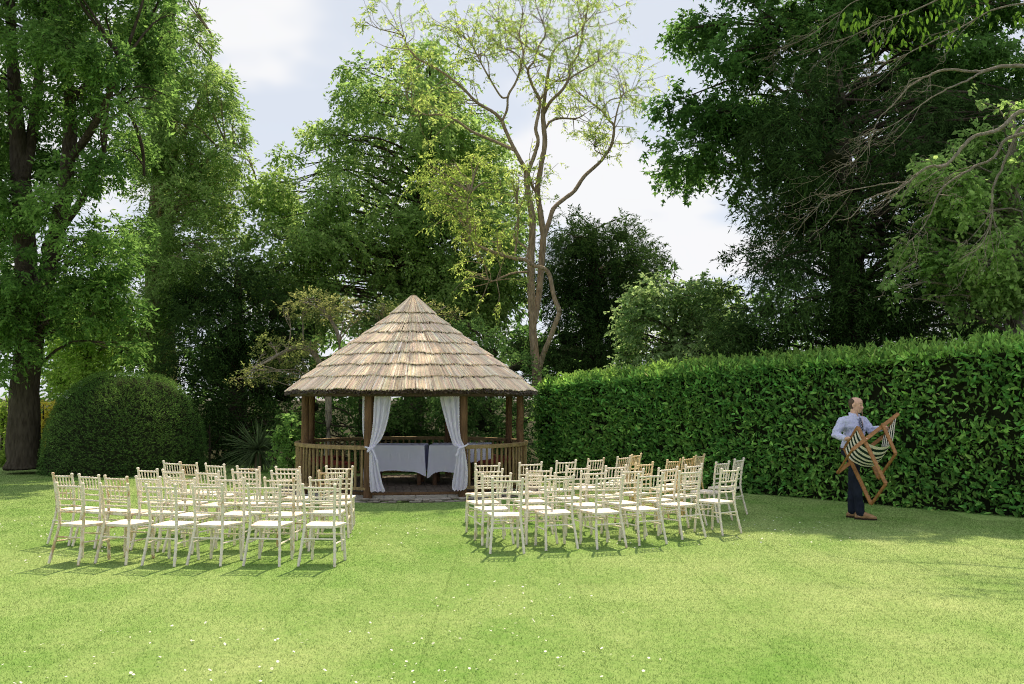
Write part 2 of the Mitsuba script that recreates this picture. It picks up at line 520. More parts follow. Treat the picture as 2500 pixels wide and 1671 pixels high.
# ---------------------------------------------------------------- gazebo
GX, GY = -1.97, 19.8
GR = 2.2
TURN = math.radians(7.4)          # its open bay looks a little to the right
rng = np.random.default_rng(21)
gz = thing('gazebo', 'round timber summerhouse with a stepped thatched roof and slatted railing', 'gazebo')


def gp(r, a, z):
    """Around the gazebo: a = 0 faces the lawn, growing towards the right."""
    a = np.asarray(a) + TURN
    return np.array([GX + r * np.sin(a), GY - r * np.cos(a), z + 0 * a])


# roof: eight courses of reed, the top one a cap
EDGE = [(0.05, 3.83), (.449, 3.475), (.729, 3.255), (.986, 3.065), (1.284, 2.855), (1.58, 2.635), (1.872, 2.42), (2.165, 2.195), (2.44, 1.95)]
for i in range(1, 9):
    (ra, za), (rb, zb) = EDGE[i - 1], EDGE[i]
    tuck = 0.0 if i == 1 else 0.10
    slope = (za - zb) / (rb - ra)
    r0, z0 = max(ra - tuck, 0.02), za + tuck * slope - (0.0 if i == 1 else 0.045)
    wob = lambda a: 0.012 * np.sin(a * 5 + i) + 0.012 * np.sin(a * 11 + 2 * i) + 0.012 * np.sin(a * 23 + 5 * i)
    vs, cs = [], []
    for layer in range(5):
        n = int(2 * PI * rb / (0.009, .014, .02, .022, .022)[layer])
        a = (np.arange(n) + rng.uniform(-.4, .4, n)) / n * 2 * PI
        rr = rb + wob(a) * min(1, rb) + rng.normal(0, .011, n) + (0, -.012, .004, .008, .0)[layer]
        w = (.0145, .021, .027, .028, .028)[layer] * rng.uniform(.7, 1.2, n)
        lift = (.016, .004, -.020, -.046, -.072)[layer] + rng.normal(0, .004, n)
        zz = zb - (rr - rb) * slope * 0.8
        sway = rng.normal(0, .012, n)
        top = np.stack([GX + r0 * np.sin(a), GY - r0 * np.cos(a), z0 + lift], 1)
        end = np.stack([GX + rr * np.sin(a + sway / np.maximum(rr, .2)), GY - rr * np.cos(a + sway / np.maximum(rr, .2)), zz + lift], 1)
        tang = np.stack([np.cos(a), np.sin(a), 0 * a], 1)
        nrm = np.stack([np.sin(a) * slope, -np.cos(a) * slope, np.ones(n)], 1)
        nrm /= np.linalg.norm(nrm, axis=1, keepdims=True)
        k = (r0 / rb)
        rows = [top - tang * w[:, None] * k * .5, top + nrm * 0.007 * k, top + tang * w[:, None] * k * .5,
                end - tang * w[:, None] * .5, end + nrm * 0.008, end + tang * w[:, None] * .5,
                end - nrm * 0.012]
        v = np.stack(rows, 1)
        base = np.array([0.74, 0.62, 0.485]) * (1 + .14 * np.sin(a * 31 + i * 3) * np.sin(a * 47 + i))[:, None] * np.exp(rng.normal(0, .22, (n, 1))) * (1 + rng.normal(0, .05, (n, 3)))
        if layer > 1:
            base = base * 0.0 + np.array([.040, .027, .016]) * np.exp(rng.normal(0, .3, (n, 1)))    # weathered cut ends, plus shade under the tier lip painted in
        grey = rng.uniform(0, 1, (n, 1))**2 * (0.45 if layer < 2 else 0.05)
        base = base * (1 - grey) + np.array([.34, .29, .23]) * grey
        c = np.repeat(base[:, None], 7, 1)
        vs.append(v.reshape(-1, 3))
        cs.append(c.reshape(-1, 3))
    nn = sum(len(v) for v in vs) // 7
    tf = np.array([[0, 3, 4], [0, 4, 1], [1, 4, 5], [1, 5, 2], [3, 6, 4], [4, 6, 5]])
    f = (tf[None] + (np.arange(nn) * 7)[:, None, None]).reshape(-1, 3)
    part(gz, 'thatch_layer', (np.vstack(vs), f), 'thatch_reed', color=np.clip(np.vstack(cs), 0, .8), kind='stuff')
prof = []
for i in range(1, 9):
    (ra, za), (rb, zb) = EDGE[i - 1], EDGE[i]
    prof += [(max(ra - .02, .01), za - 0.115), (rb - 0.05, zb - 0.07), (rb - 0.06, zb - 0.115)]
prof += [(2.30, 1.93), (1.2, 2.72), (0.01, 3.60)]
part(gz, 'roof_lining', (lambda m: (np.array(m.vertices) + [GX, GY, 0], np.array(m.faces)))(trimesh.creation.revolve(np.array(prof), sections=96)), 'thatch_core')
cap = trimesh.creation.revolve(np.array([(0.0, 3.87), (0.03, 3.865), (0.10, 3.79), (0.105, 3.775), (0.0, 3.76)]), sections=24)
part(gz, 'roof_cap', (np.array(cap.vertices) + [GX, GY, 0], np.array(cap.faces)), 'thatch_core', smooth=40)

POSTA = [math.radians(22.5 + 45 * k) for k in range(8)]
for k, a in enumerate(POSTA):
    x, y, _ = gp(GR, a, 0)
    r = 0.072 * rng.uniform(.95, 1.06)
    zs = np.linspace(0.0, 2.03, 9)
    part(gz, 'post', tube(np.c_[np.full(9, x) + rng.normal(0, .003, 9), np.full(9, y), zs], r * np.linspace(1.05, .95, 9), 16, True, rng, .012), 'post_timber', smooth=40)
    b = POSTA[(k + 1) % 8]
    p0, p1 = gp(GR - .02, a, 1.99), gp(GR - .02, b, 1.99)
    part(gz, 'roof_beam', beam(p0, p1, 0.07, 0.1, [0, 0, 1]), 'post_timber')
    part(gz, 'rafter', beam(gp(2.34, a, 1.90), gp(0.15, a, 3.58), 0.06, 0.08, [0, 0, 1]), 'post_timber')
    if k == 7:
        continue        # the bay towards the lawn stays open
    bay = 'railing' if k == 0 else f'railing_{k:03d}'
    aa = np.linspace(a + 0.0, b, 13)
    RR = 2.245
    for nm, z0, z1, w in (('handrail', .895, .965, .085), ('bottom_rail', .185, .235, .06)):
        prof4 = [(-w / 2, z0), (w / 2, z0), (w / 2, z1 - .012), (w / 2 - .015, z1), (-w / 2 + .015, z1), (-w / 2, z1 - .012)]
        rows = np.array([[gp(RR + d, t, z) for d, z in prof4] for t in aa])
        nb, ns = len(aa), len(prof4)
        i, j = np.meshgrid(np.arange(nb - 1), np.arange(ns), indexing='ij')
        q = np.stack([i * ns + j, i * ns + (j + 1) % ns, (i + 1) * ns + (j + 1) % ns, (i + 1) * ns + j], -1).reshape(-1, 4)
        part(f'{gz}__{bay}', nm, (rows.reshape(-1, 3), np.vstack([q[:, [0, 1, 2]], q[:, [0, 2, 3]]])), 'rail_timber')
    m = 13
    for t in a + (np.arange(m) + 0.75) / (m + .5) * (b - a):
        x, y, _ = gp(RR, t, 0)
        part(f'{gz}__{bay}', 'baluster', tube([[x, y, .235], [x, y, .3], [x + rng.normal(0, .003), y, .6], [x, y, .84], [x, y, .897]], np.array([.024, .022, .023, .022, .017]) * rng.uniform(.9, 1.08), 8, True), 'rail_timber', smooth=40)

octo = Polygon([(2.19 * math.sin(a), -2.19 * math.cos(a)) for a in POSTA])
w = 0.142
for i in range(-16, 17):
    x0 = i * w - w / 2 + 0.004
    pg = octo.intersection(sbox(x0, -3, x0 + w - 0.008, 3))
    if pg.area > 0.02 and pg.geom_type == 'Polygon':
        part(gz + '__deck', 'board', move(extrude(pg, .028), GX, GY, .115 + rng.normal(0, .0015), TURN), 'deck_timber')
for a, b in zip(POSTA, POSTA[1:] + POSTA[:1]):
    part(gz, 'fascia', beam(gp(2.205, a, .115), gp(2.205, b, .115), .03, .045, [0, 0, 1]), 'post_timber')
for i in range(24):
    a0, a1 = i / 24 * 2 * PI + .003, (i + 1) / 24 * 2 * PI - .003
    pg = Polygon([gp(2.16, t, 0)[:2] for t in np.linspace(a0, a1, 5)] + [gp(1.9, t, 0)[:2] for t in np.linspace(a1, a0, 5)])
    part(gz, 'plinth_block', extrude(pg, .088), 'concrete')

se = thing('stone_edging', 'ring of thin weathered grey stones around the foot of the gazebo', 'stone edging')
for c, (r, z) in enumerate(((2.36, 0.030), (2.50, 0.012), (2.44, 0.046))):
    t = -1.75 + .05 * c
    while t < 1.75:
        L = rng.uniform(.09, .23)
        if rng.uniform() < 0.93:
            v, f = bevel_box(L, rng.uniform(.12, .19), rng.uniform(.022, .034), .007)
            v = v * (1 + rng.normal(0, .05, v.shape))
            m = move((v, f), *gp(r + rng.normal(0, .02), t + L / 2 / r, z + rng.normal(0, .005)), t + TURN + L / 2 / r + rng.normal(0, .08))
            part(se, 'stone', m, 'slate' if rng.uniform() < .6 else 'slate_pale')
        t += (L + rng.uniform(.004, .02)) / r


# curtains: hung at the two front posts, tied, falling to the deck
def sheet(rows, wave, n=41, amp=0.035, seed=0):
    """A gathered cloth: rows of (z, x left, x right, y, fold depth); wave folds across."""
    r = spline(rows, 46)
    u = np.linspace(0, 1, n)
    g = np.random.default_rng(seed)
    ph = g.uniform(0, 6, 3)
    V = []
    for z, xl, xr, y, d in r:
        uu = u + 0.02 * np.sin(u * 9 + z * 2 + ph[0])
        x = xl + (xr - xl) * uu
        yy = y + d * (np.sin(u * wave * 2 * PI + ph[1] + .5 * math.sin(z * 3)) + .45 * np.sin(u * wave * 4.6 * PI + ph[2] + z))
        V.append(np.stack([x, yy, np.full(n, z) + 0.012 * np.sin(u * 17 + ph[0]) * (z < .3)], 1))
    V = np.array(V)
    i, j = np.meshgrid(np.arange(len(r) - 1), np.arange(n - 1), indexing='ij')
    q = np.stack([i * n + j, i * n + j + 1, (i + 1) * n + j + 1, (i + 1) * n + j], -1).reshape(-1, 4)
    return V.reshape(-1, 3), np.vstack([q[:, [0, 1, 2]], q[:, [0, 2, 3]]])


YC = GY - GR * math.cos(math.radians(-15.1)) - 0.055
X = lambda px: (px - 1250) / F * YC
Zp = lambda py: at(1000, py, YC)[2]
cl = thing('curtain', 'sheer white curtain tied to the front post left of the gazebo entrance', 'curtain', 'curtains of the gazebo')
part(cl, 'cloth', sheet([(1.97, X(914), X(957), YC - .02, .025), (1.7, X(914), X(955), YC - .02, .028), (1.35, X(912.5), X(946), YC - .03, .026), (1.10, X(908), X(934), YC - .045, .018), (.965, X(905), X(919), YC - .065, .008),
     (.90, X(904), X(915.5), YC - .075, .007), (.80, X(905), X(921), YC - .08, .014), (.55, X(904.5), X(929), YC - .075, .022), (.30, X(906), X(937), YC - .06, .024), (.165, X(908), X(944), YC - .06, .022)], 3.0, seed=1), 'sheer', smooth=True)
part(cl, 'back_panel', sheet([(1.97, X(883), X(897), YC + .14, .012), (1.5, X(882), X(897), YC + .14, .013), (1.2, X(884), X(897), YC + .13, .012), (1.0, X(890), X(897), YC + .12, .008), (.93, X(893), X(898), YC + .11, .006),
     (.8, X(891), X(898), YC + .12, .008), (.5, X(886), X(898), YC + .13, .012), (.165, X(879), X(898), YC + .14, .014)], 1.6, 21, seed=2), 'sheer', smooth=True)
kn = join([tube(spline([[X(893), YC + .05, .935], [X(895), YC - .05, .945], [X(905), YC - .10, .932], [X(916), YC - .09, .955], [X(920), YC, .97]], 14), .016, 8),
           tube(spline([[X(907), YC - .10, .93], [X(902), YC - .12, .89], [X(901), YC - .115, .865], [X(906), YC - .11, .89], [X(909), YC - .10, .92]], 12), .013, 7),
           tube(spline([[X(910), YC - .10, .93], [X(917), YC - .105, .84], [X(924), YC - .10, .70], [X(926), YC - .1, .66]], 10), np.linspace(.013, .02, 10), 7)])
part(cl, 'tie', kn, 'sheer', smooth=True)
YC = GY - GR * math.cos(math.radians(29.9)) - 0.055
cr = thing('curtain', 'sheer white curtain tied to the front post right of the gazebo entrance', 'curtain', 'curtains of the gazebo')
part(cr, 'cloth', sheet([(1.97, X(1071), X(1123), YC - .02, .025), (1.7, X(1077), X(1123), YC - .02, .028), (1.35, X(1090), X(1123), YC - .03, .026), (1.10, X(1101), X(1126), YC - .05, .018), (.985, X(1107), X(1133), YC - .07, .012),
     (.91, X(1120), X(1135), YC - .085, .008), (.80, X(1117), X(1138), YC - .09, .016), (.55, X(1112), X(1142.5), YC - .08, .024), (.35, X(1107), X(1142.5), YC - .075, .024), (.22, X(1106), X(1140), YC - .075, .02), (.168, X(1112), X(1132), YC - .075, .014)], 3.2, seed=5), 'sheer', smooth=True)
kn = join([tube(spline([[X(1112), YC + .02, .99], [X(1118), YC - .09, .965], [X(1127), YC - .115, .935], [X(1136), YC - .10, .955], [X(1143), YC, .985], [X(1141), YC + .1, .99]], 16), .015, 8),
           tube(spline([[X(1126), YC - .12, .935], [X(1121), YC - .13, .90], [X(1119), YC - .12, .84], [X(1116), YC - .12, .78]], 10), np.linspace(.012, .024, 10), 7)])
part(cr, 'tie', kn, 'sheer', smooth=True)


# tables with cloths inside the gazebo
def cloth_table(x0, x1, y0, y1, ztop, zb, label, tlabel, seed):
    g = np.random.default_rng(seed)
    t = thing('table', tlabel, 'table', 'tables inside the gazebo')
    part(t, 'table_top', bx(x0 + .02, x1 - .02, y0 + .02, y1 - .02, ztop - .045, ztop - .008), 'bench_timber')
    for x in (x0 + .1, x1 - .1):
        for y in (y0 + .12, y1 - .12):
            part(t, 'leg', bx(x - .035, x + .035, y - .035, y + .035, .145, ztop - .045), 'bench_timber')
    c = thing('tablecloth', label, 'tablecloth', 'white tablecloths in the gazebo')
    per = [(x0, y0), (x1, y0), (x1, y1), (x0, y1)]
    ring, sx = [], []
    for k in range(4):
        a, b = np.array(per[k]), np.array(per[(k + 1) % 4])
        for s in np.linspace(0, 1, 18, endpoint=False):
            ring.append(a + (b - a) * s)
            sx.append(min(s, 1 - s))
    ring, sx = np.array(ring), np.array(sx)
    ctr = ring.mean(0)
    corner = np.exp(-(sx / .12)**2)
    rows = []
    for h in np.linspace(0, 1, 9):
        o = unit(ring - ctr)
        sp = 0.012 * h + h * corner * 0.07 + h * 0.018 * np.sin(np.arange(len(ring)) * 1.1 + seed)
        z = ztop - h * (ztop - zb) * (1 + 0.22 * corner + .02 * np.sin(np.arange(len(ring)) * .6))
        rows.append(np.c_[ring + o * sp[:, None], z])
    n = len(ring)
    v = np.vstack(rows + [np.r_[ctr, ztop + .002][None]])
    i, j = np.meshgrid(np.arange(8), np.arange(n), indexing='ij')
    q = np.stack([i * n + j, (i + 1) * n + j, (i + 1) * n + (j + 1) % n, i * n + (j + 1) % n], -1).reshape(-1, 4)
    k = np.arange(n)
    f = np.vstack([q[:, [0, 1, 2]], q[:, [0, 2, 3]], np.stack([k, (k + 1) % n, k * 0 + 9 * n], 1)])
    scene[c] = mikit.ply((v, f), 'table_linen', smooth=35)


cloth_table(-2.72, -1.68, 19.05, 20.05, .905, .42, 'white cloth over the table left of centre inside the gazebo', 'dark wooden table under the left white cloth in the gazebo', 3)
cloth_table(-1.58, -0.98, 19.05, 20.15, .905, .40, 'white cloth over the narrow middle table beside the right curtain', 'dark wooden table under the middle white cloth in the gazebo', 4)
cloth_table(-0.93, -0.42, 19.45, 20.3, .905, .56, 'short white cloth over the table behind the right railing', 'dark wooden table under the short right cloth in the gazebo', 5)


def bench(a0, a1, label, clabel):
    t = thing('bench', label, 'bench', 'benches inside the gazebo')
    n = 15
    aa = np.linspace(a0, a1, n)

    def arc(r0, r1, z0, z1):
        pg = Polygon([gp(r1, q, 0)[:2] for q in aa] + [gp(r0, q, 0)[:2] for q in aa[::-1]])
        return move(extrude(pg, z1 - z0), 0, 0, z0)
    part(t, 'seat', arc(1.58, 2.0, .54, .585), 'bench_timber')
    part(t, 'seat_front', arc(1.57, 1.60, .40, .54), 'bench_timber')
    for q in np.linspace(a0 + .08, a1 - .08, 3):
        for r in (1.63, 1.95):
            x, y, _ = gp(r, q, 0)
            part(t, 'leg', bx(x - .03, x + .03, y - .03, y + .03, .145, .54), 'bench_timber')
    c = thing('seat_cushion', clabel, 'cushion', 'red seat cushions in the gazebo')
    v, f = arc(1.60, 1.99, .587, .625)
    scene[c] = mikit.ply((v, f), 'red_cushion')


bench(-2.15, -0.75, 'dark wooden bench curving along the left railing inside the gazebo', 'red cushion on the bench along the left railing')
bench(0.85, 2.15, 'dark wooden bench curving along the right railing inside the gazebo', 'red cushion on the bench along the right railing')

# ---------------------------------------------------------------- chairs
CHAIRS = {
    ('left', 1): [(-4.88, 14.92, -32, 0), (-4.53, 14.68, -34, 1), (-4.10, 14.43, -29, 0), (-3.52, 13.91, -20, 0), (-2.98, 13.88, -15, 0), (-2.41, 14.04, 5, 0)],
    ('left', 2): [(-4.71, 13.44, -28, 0), (-4.29, 13.25, -27, 0), (-3.81, 13.07, -22, 0), (-3.40, 13.23, -17, 0), (-2.86, 13.02, -11, 0), (-2.32, 13.17, 5, 1)],
    ('left', 3): [(-5.43, 12.58, -29, 0), (-5.02, 12.35, -29, 0), (-4.64, 12.22, -25, 1), (-4.22, 12.09, -22, 0), (-3.78, 11.91, -19, 0), (-3.26, 12.04, -15, 0), (-2.69, 11.97, -9, 1), (-2.23, 12.16, 6, 0)],
    ('left', 4): [(-4.74, 11.11, -19, 1), (-4.27, 11.18, -17, 1), (-3.72, 11.06, -15, 0), (-3.24, 11.06, -13, 0), (-2.66, 11.06, -5, 0), (-2.06, 11.01, -5, 0)],
    ('right', 1): [(-0.43, 14.47, 20, 0), (0.17, 14.69, 26, 0), (0.68, 15.13, 34, 0), (1.14, 15.59, 43, 1), (1.61, 16.21, 50, 1), (1.87, 16.80, 58, 2)],
    ('right', 2): [(-0.37, 13.37, 19, 0), (0.25, 13.50, 23, 0), (0.78, 13.90, 27, 0), (1.30, 14.16, 33, 0), (1.77, 14.58, 39, 2), (2.26, 15.30, 48, 2), (2.59, 15.96, 52, 2), (2.90, 16.60, 57, 2)],
    ('right', 3): [(-0.24, 12.61, 14, 0), (0.30, 12.66, 14, 0), (0.95, 13.03, 22, 0), (1.45, 13.29, 31, 0), (1.96, 13.68, 38, 0), (2.41, 14.25, 41, 0), (2.91, 14.87, 47, 0), (3.30, 15.56, 55, 0)],
    ('right', 4): [(-0.09, 11.93, 7, 0), (0.52, 12.19, 15, 0), (1.09, 12.30, 22, 0), (1.61, 12.58, 25, 0), (2.18, 13.10, 32, 0), (2.73, 13.51, 40, 0)],
}



def turned(p0, p1, r, rings, bump=1.32, sides=8, curve=None):
    """A bamboo-like turned stick: rings where it swells."""
    p0, p1 = np.array(p0, float), np.array(p1, float)
    ts, rs = [0.0], [r]
    for t in rings:
        ts += [t - .018, t - .006, t + .006, t + .018]
        rs += [r, r * bump, r * bump, r]
    ts.append(1.0)
    rs.append(r)
    ts = np.array(ts)
    p = p0 + (p1 - p0) * ts[:, None]
    if curve is not None:
        p = np.array([curve(t) for t in ts])
    return tube(p, np.array(rs), sides)


def chair_parts():
    out = []
    SEAT = .425
    pts = []
    for fx, fy, rr in ((.165, .165, .04), (-.165, .165, .04), (.135, -.155, .035), (-.135, -.155, .035)):
        for a in np.arange(0, 2 * PI, PI / 4):
            pts.append((fx + rr * math.cos(a), fy + rr * math.sin(a)))
    hull = shapely.MultiPoint(pts).convex_hull
    ring = np.array(hull.exterior.coords)[:-1]
    c = ring.mean(0)
    rows = [np.c_[c + (ring - c) * s, np.full(len(ring), z)] for s, z in ((.93, SEAT - .034), (.99, SEAT - .03), (1, SEAT - .012), (.985, SEAT - .003), (.90, SEAT), (.5, SEAT - .003))]
    n = len(ring)
    v = np.vstack(rows + [[[c[0], c[1], SEAT - .004]], [[c[0], c[1], SEAT - .034]]])
    f = []
    for i in range(len(rows) - 1):
        for j in range(n):
            a, b = i * n + j, i * n + (j + 1) % n
            f += [[a, b, b + n], [a, b + n, a + n]]
    m = len(rows) * n
    for j in range(n):
        f += [[m - n + j, m - n + (j + 1) % n, m], [(j + 1) % n, j, m + 1]]
    out.append(('seat', (v, np.array(f)), 40, True))
    for s in (-1, 1):
        # back post and hind leg are one stick
        ctl = np.array([[s * .198, -.285, 0], [s * .183, -.235, .2], [s * .163, -.195, .40], [s * .163, -.195, .5], [s * .171, -.215, .7], [s * .178, -.245, .855]])
        cv = spline(ctl, 61)
        fn = lambda t, cv=cv: cv[min(60, max(0, int(round(t * 60))))] if t in (0, 1) else cv[int(t * 60)] * (1 - (t * 60) % 1) + cv[min(60, int(t * 60) + 1)] * ((t * 60) % 1)
        st = turned([0, 0, 0], [0, 0, 1], .0155, (.07, .17, .27, .37, .56, .66, .745, .87), 1.25, 8, fn)
        ball = trimesh.creation.icosphere(subdivisions=1, radius=.0205)
        out.append(('back_post', join([st, (np.array(ball.vertices) * [1, 1, .85] + cv[-1] + [0, -.001, .008], np.array(ball.faces))]), 50, False))
        out.append(('front_leg', turned([s * .17, .172, SEAT - .03], [s * .187, .196, 0], .0165, (.2, .45, .7, .9), 1.22), 50, False))
    bk = lambda z: np.interp(z, [.40, .5, .7, .855], [.195, .195, .215, .245])
    bw = lambda z: np.interp(z, [.40, .5, .7, .855], [.163, .163, .171, .178])
    for nm, z, r in (('top_rail', .83, .0125), ('back_rail', .69, .0105), ('back_rail', .622, .0105), ('back_rail', .553, .0105)):
        out.append((nm, turned([-bw(z), -bk(z), z], [bw(z), -bk(z), z], r, (.17, .33, .5, .67, .83) if nm == 'top_rail' else (.25, .5, .75), 1.22, 7), 50, False))
    for k in range(5):
        x = (k - 2) * .055
        out.append(('spindle', turned([x * .97, -bk(.69), .69], [x * 1.04, -bk(.83), .83], .0072, (.28, .68), 1.5, 6), 50, False))
    out.append(('stretcher', turned([-.18, -.222, .285], [.18, -.222, .285], .0095, (.3, .7), 1.25, 6), 50, False))
    out.append(('stretcher', turned([-.176, .183, .285], [.176, .183, .285], .0095, (.3, .7), 1.25, 6), 50, False))
    for s in (-1, 1):
        out.append(('stretcher', turned([s * .184, -.235, .235], [s * .178, .186, .235], .0095, (.3, .7), 1.25, 6), 50, False))
    return out


CP_ = chair_parts()
TONE = ['chair_cream', 'chair_rubbed', 'chair_golden']
plys = {t: [(nm, mikit.ply(m, 'chair_seat' if seat else t, smooth=sm)) for nm, m, sm, seat in CP_] for t in TONE}
NTH = ['leftmost', 'second from the left', 'third from the left', 'fourth from the left', 'fifth from the left', 'sixth from the left', 'seventh from the left', 'eighth from the left']
ROW = {1: 'row nearest the gazebo', 2: 'second row from the gazebo', 3: 'third row from the gazebo', 4: 'row farthest from the gazebo'}
LOOK = ['limewashed chair', 'rubbed limewashed chair', 'honey-coloured chair']
rng = np.random.default_rng(31)
for (side, row), spots in CHAIRS.items():
    for i, (x, y, a, tone) in enumerate(spots):
        nth = 'rightmost' if i == len(spots) - 1 else NTH[i]
        k = thing('chair', f'{LOOK[tone]}, {nth} in the {ROW[row]}, {side} block', 'chair', 'wedding chairs set out in curved rows on the lawn')
        tw = T().translate([x, y, 0.004]) @ T().rotate([0, 0, 1], float(a)) @ T().rotate([1, 0, 0], float(rng.normal(0, .7))) @ T().rotate([0, 1, 0], float(rng.normal(0, .6)))
        for nm, d in plys[TONE[tone]]:
            put(f'{k}__backrest__{nm}' if nm in ('top_rail', 'back_rail', 'spindle') else f'{k}__{nm}', {**d, 'to_world': tw})

# ---------------------------------------------------------------- clipped hedge and topiary
rng = np.random.default_rng(41)
HP = spline([(10.6, 11.8), (7.75, 15.1), (4.72, 18.7), (2.5, 21.2), (.55, 23.4)], 80)
HD = unit(np.gradient(HP, axis=0))
HN = np.stack([-HD[:, 1], HD[:, 0]], 1)                     # towards the lawn
HN = np.where((HN @ np.array([-1, -1]))[:, None] > 0, HN, -HN)
HT = np.interp(np.linspace(0, 1, 80), [0, .25, .5, .72, 1], [2.78, 2.73, 2.58, 2.43, 2.22])
HW = 1.7


def hedge_at(s, q, inset=0.0):
    """s along 0..1; q around the section: 0 at the lawn-side foot, up, over the top, down the far side to 1."""
    i = s * 79
    a = np.minimum(i.astype(int), 78)
    t = (i - a)[:, None]
    p = HP[a] * (1 - t) + HP[a + 1] * t
    nn = unit(HN[a] * (1 - t) + HN[a + 1] * t)
    H = (HT[a] * (1 - t[:, 0]) + HT[a + 1] * t[:, 0]) - inset
    per = 2 * H + HW
    l = q * per
    rc = 0.28
    up = np.clip(l, 0, H)
    over = np.clip(l - H, 0, HW)
    down = np.clip(l - H - HW, 0, None)
    z = np.where(l < H, up, np.where(l < H + HW, H, H - down))
    off = -over - inset * np.where(over > 0, 0, 1)
    off = np.where(l > H + HW, -HW + inset, off)
    # round the shoulders
    z = z - 0.16 * np.exp(-(over / .22)**2) * (l > H * .999) - 0.16 * np.exp(-((H - z) / .2)**2) * (l < H)
    xy = p + nn * off[:, None]
    nz = np.where((l > H) & (l < H + HW), 1.0, 0.0)
    front = np.where(l <= H, 1.0, np.where(l >= H + HW, -1.0, 0.0))
    N = np.c_[nn * front[:, None], nz]
    sh = np.exp(-(over / .25)**2) * (l > H) + np.exp(-((H - z) / .25)**2) * (l < H)
    N = unit(N + np.c_[nn * sh[:, None] * .6, sh * .6])
    P3 = np.c_[xy, z]
    w = meshkit.fbm(P3 * 1.3, 3, 2) - .5
    return P3 + N * (w * .26)[:, None], N


hg = thing('laurel_hedge', 'long clipped laurel hedge with glossy green leaves along the right side of the lawn', 'hedge')
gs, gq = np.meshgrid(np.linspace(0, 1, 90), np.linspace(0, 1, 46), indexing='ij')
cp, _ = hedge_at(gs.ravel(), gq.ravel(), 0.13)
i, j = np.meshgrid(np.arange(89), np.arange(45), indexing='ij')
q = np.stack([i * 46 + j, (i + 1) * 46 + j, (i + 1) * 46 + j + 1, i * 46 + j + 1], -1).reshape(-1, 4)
part(hg, 'added_core', (cp, np.vstack([q[:, [0, 1, 2]], q[:, [0, 2, 3]]])), 'shade_fill')  # added solid body behind the leaves, coloured dark as inner shade
n = 46000
s = rng.uniform(0, 1, n)
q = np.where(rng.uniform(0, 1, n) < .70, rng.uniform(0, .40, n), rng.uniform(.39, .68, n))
p, N = hedge_at(s, q)
p = p - N * (rng.uniform(0, 1, n)**1.6 * .16)[:, None]
d = N * rng.uniform(.25, .9, n)[:, None] + rng.standard_normal((n, 3)) * .55 + np.array([0, 0, .30])
ln = rng.uniform(.065, .16, n)
ok_ = (meshkit.noise(p * 2.6, 6) > .30) | (rng.uniform(0, 1, n) < .35)      # dark pockets between the shoots
p, d, N, ln, q, n = p[ok_], d[ok_], N[ok_], ln[ok_], q[ok_], int(ok_.sum())
m = place_leaves(p, d, N * .9 + rng.standard_normal((n, 3)) * .35 + [0, 0, .5], ln, ln * rng.uniform(.36, .46, n), 'oval')
# new shoots standing up along the top
k_ = 700
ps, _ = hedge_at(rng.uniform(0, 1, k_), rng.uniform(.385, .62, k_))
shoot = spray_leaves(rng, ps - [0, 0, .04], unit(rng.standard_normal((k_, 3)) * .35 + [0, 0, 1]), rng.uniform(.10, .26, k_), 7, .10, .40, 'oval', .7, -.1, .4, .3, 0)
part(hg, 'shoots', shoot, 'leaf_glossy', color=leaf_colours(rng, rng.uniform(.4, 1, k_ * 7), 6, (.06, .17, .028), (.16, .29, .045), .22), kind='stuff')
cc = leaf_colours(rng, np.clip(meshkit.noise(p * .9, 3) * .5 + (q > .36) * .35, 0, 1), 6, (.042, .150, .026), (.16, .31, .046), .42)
near = np.argsort(np.hypot(p[:, 0], p[:, 1]) + 100 * (np.abs(p[:, 0]) > .53 * p[:, 1]) + 100 * (q > .44) + rng.uniform(0, 2.5, n))[:300]
rest = np.ones(n, bool)
rest[near] = False
vv = m[0].reshape(n, 6, 3)
c6 = cc.reshape(n, 6, 3)
tf = LEAF['oval'][1]
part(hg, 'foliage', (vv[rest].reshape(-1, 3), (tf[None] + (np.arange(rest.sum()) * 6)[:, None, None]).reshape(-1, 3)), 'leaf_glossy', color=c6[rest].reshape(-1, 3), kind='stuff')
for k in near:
    part(hg, 'leaf', (vv[k], tf), 'leaf_glossy', color=c6[k])

# clipped yew dome
rng = np.random.default_rng(43)
DC, DRX, DRY, DH = np.array([-9.50, 24.6]), 1.95, 1.9, 2.46


def dome_at(u, v, k=1.0):
    """u around, v from the foot 0 to the crown 1."""
    t = v * PI / 2
    r = np.cos(t)**0.72
    z = np.sin(t)**0.98
    P3 = np.stack([DC[0] + DRX * k * r * np.cos(u), DC[1] + DRY * k * r * np.sin(u), DH * k * z], -1)
    N = unit(np.stack([np.cos(u) * np.cos(t), np.sin(u) * np.cos(t), .8 * np.sin(t) + .02], -1))
    w = meshkit.fbm(P3 * 1.9, 4, 8) - .5
    return P3 + N * (w * .24)[..., None], N


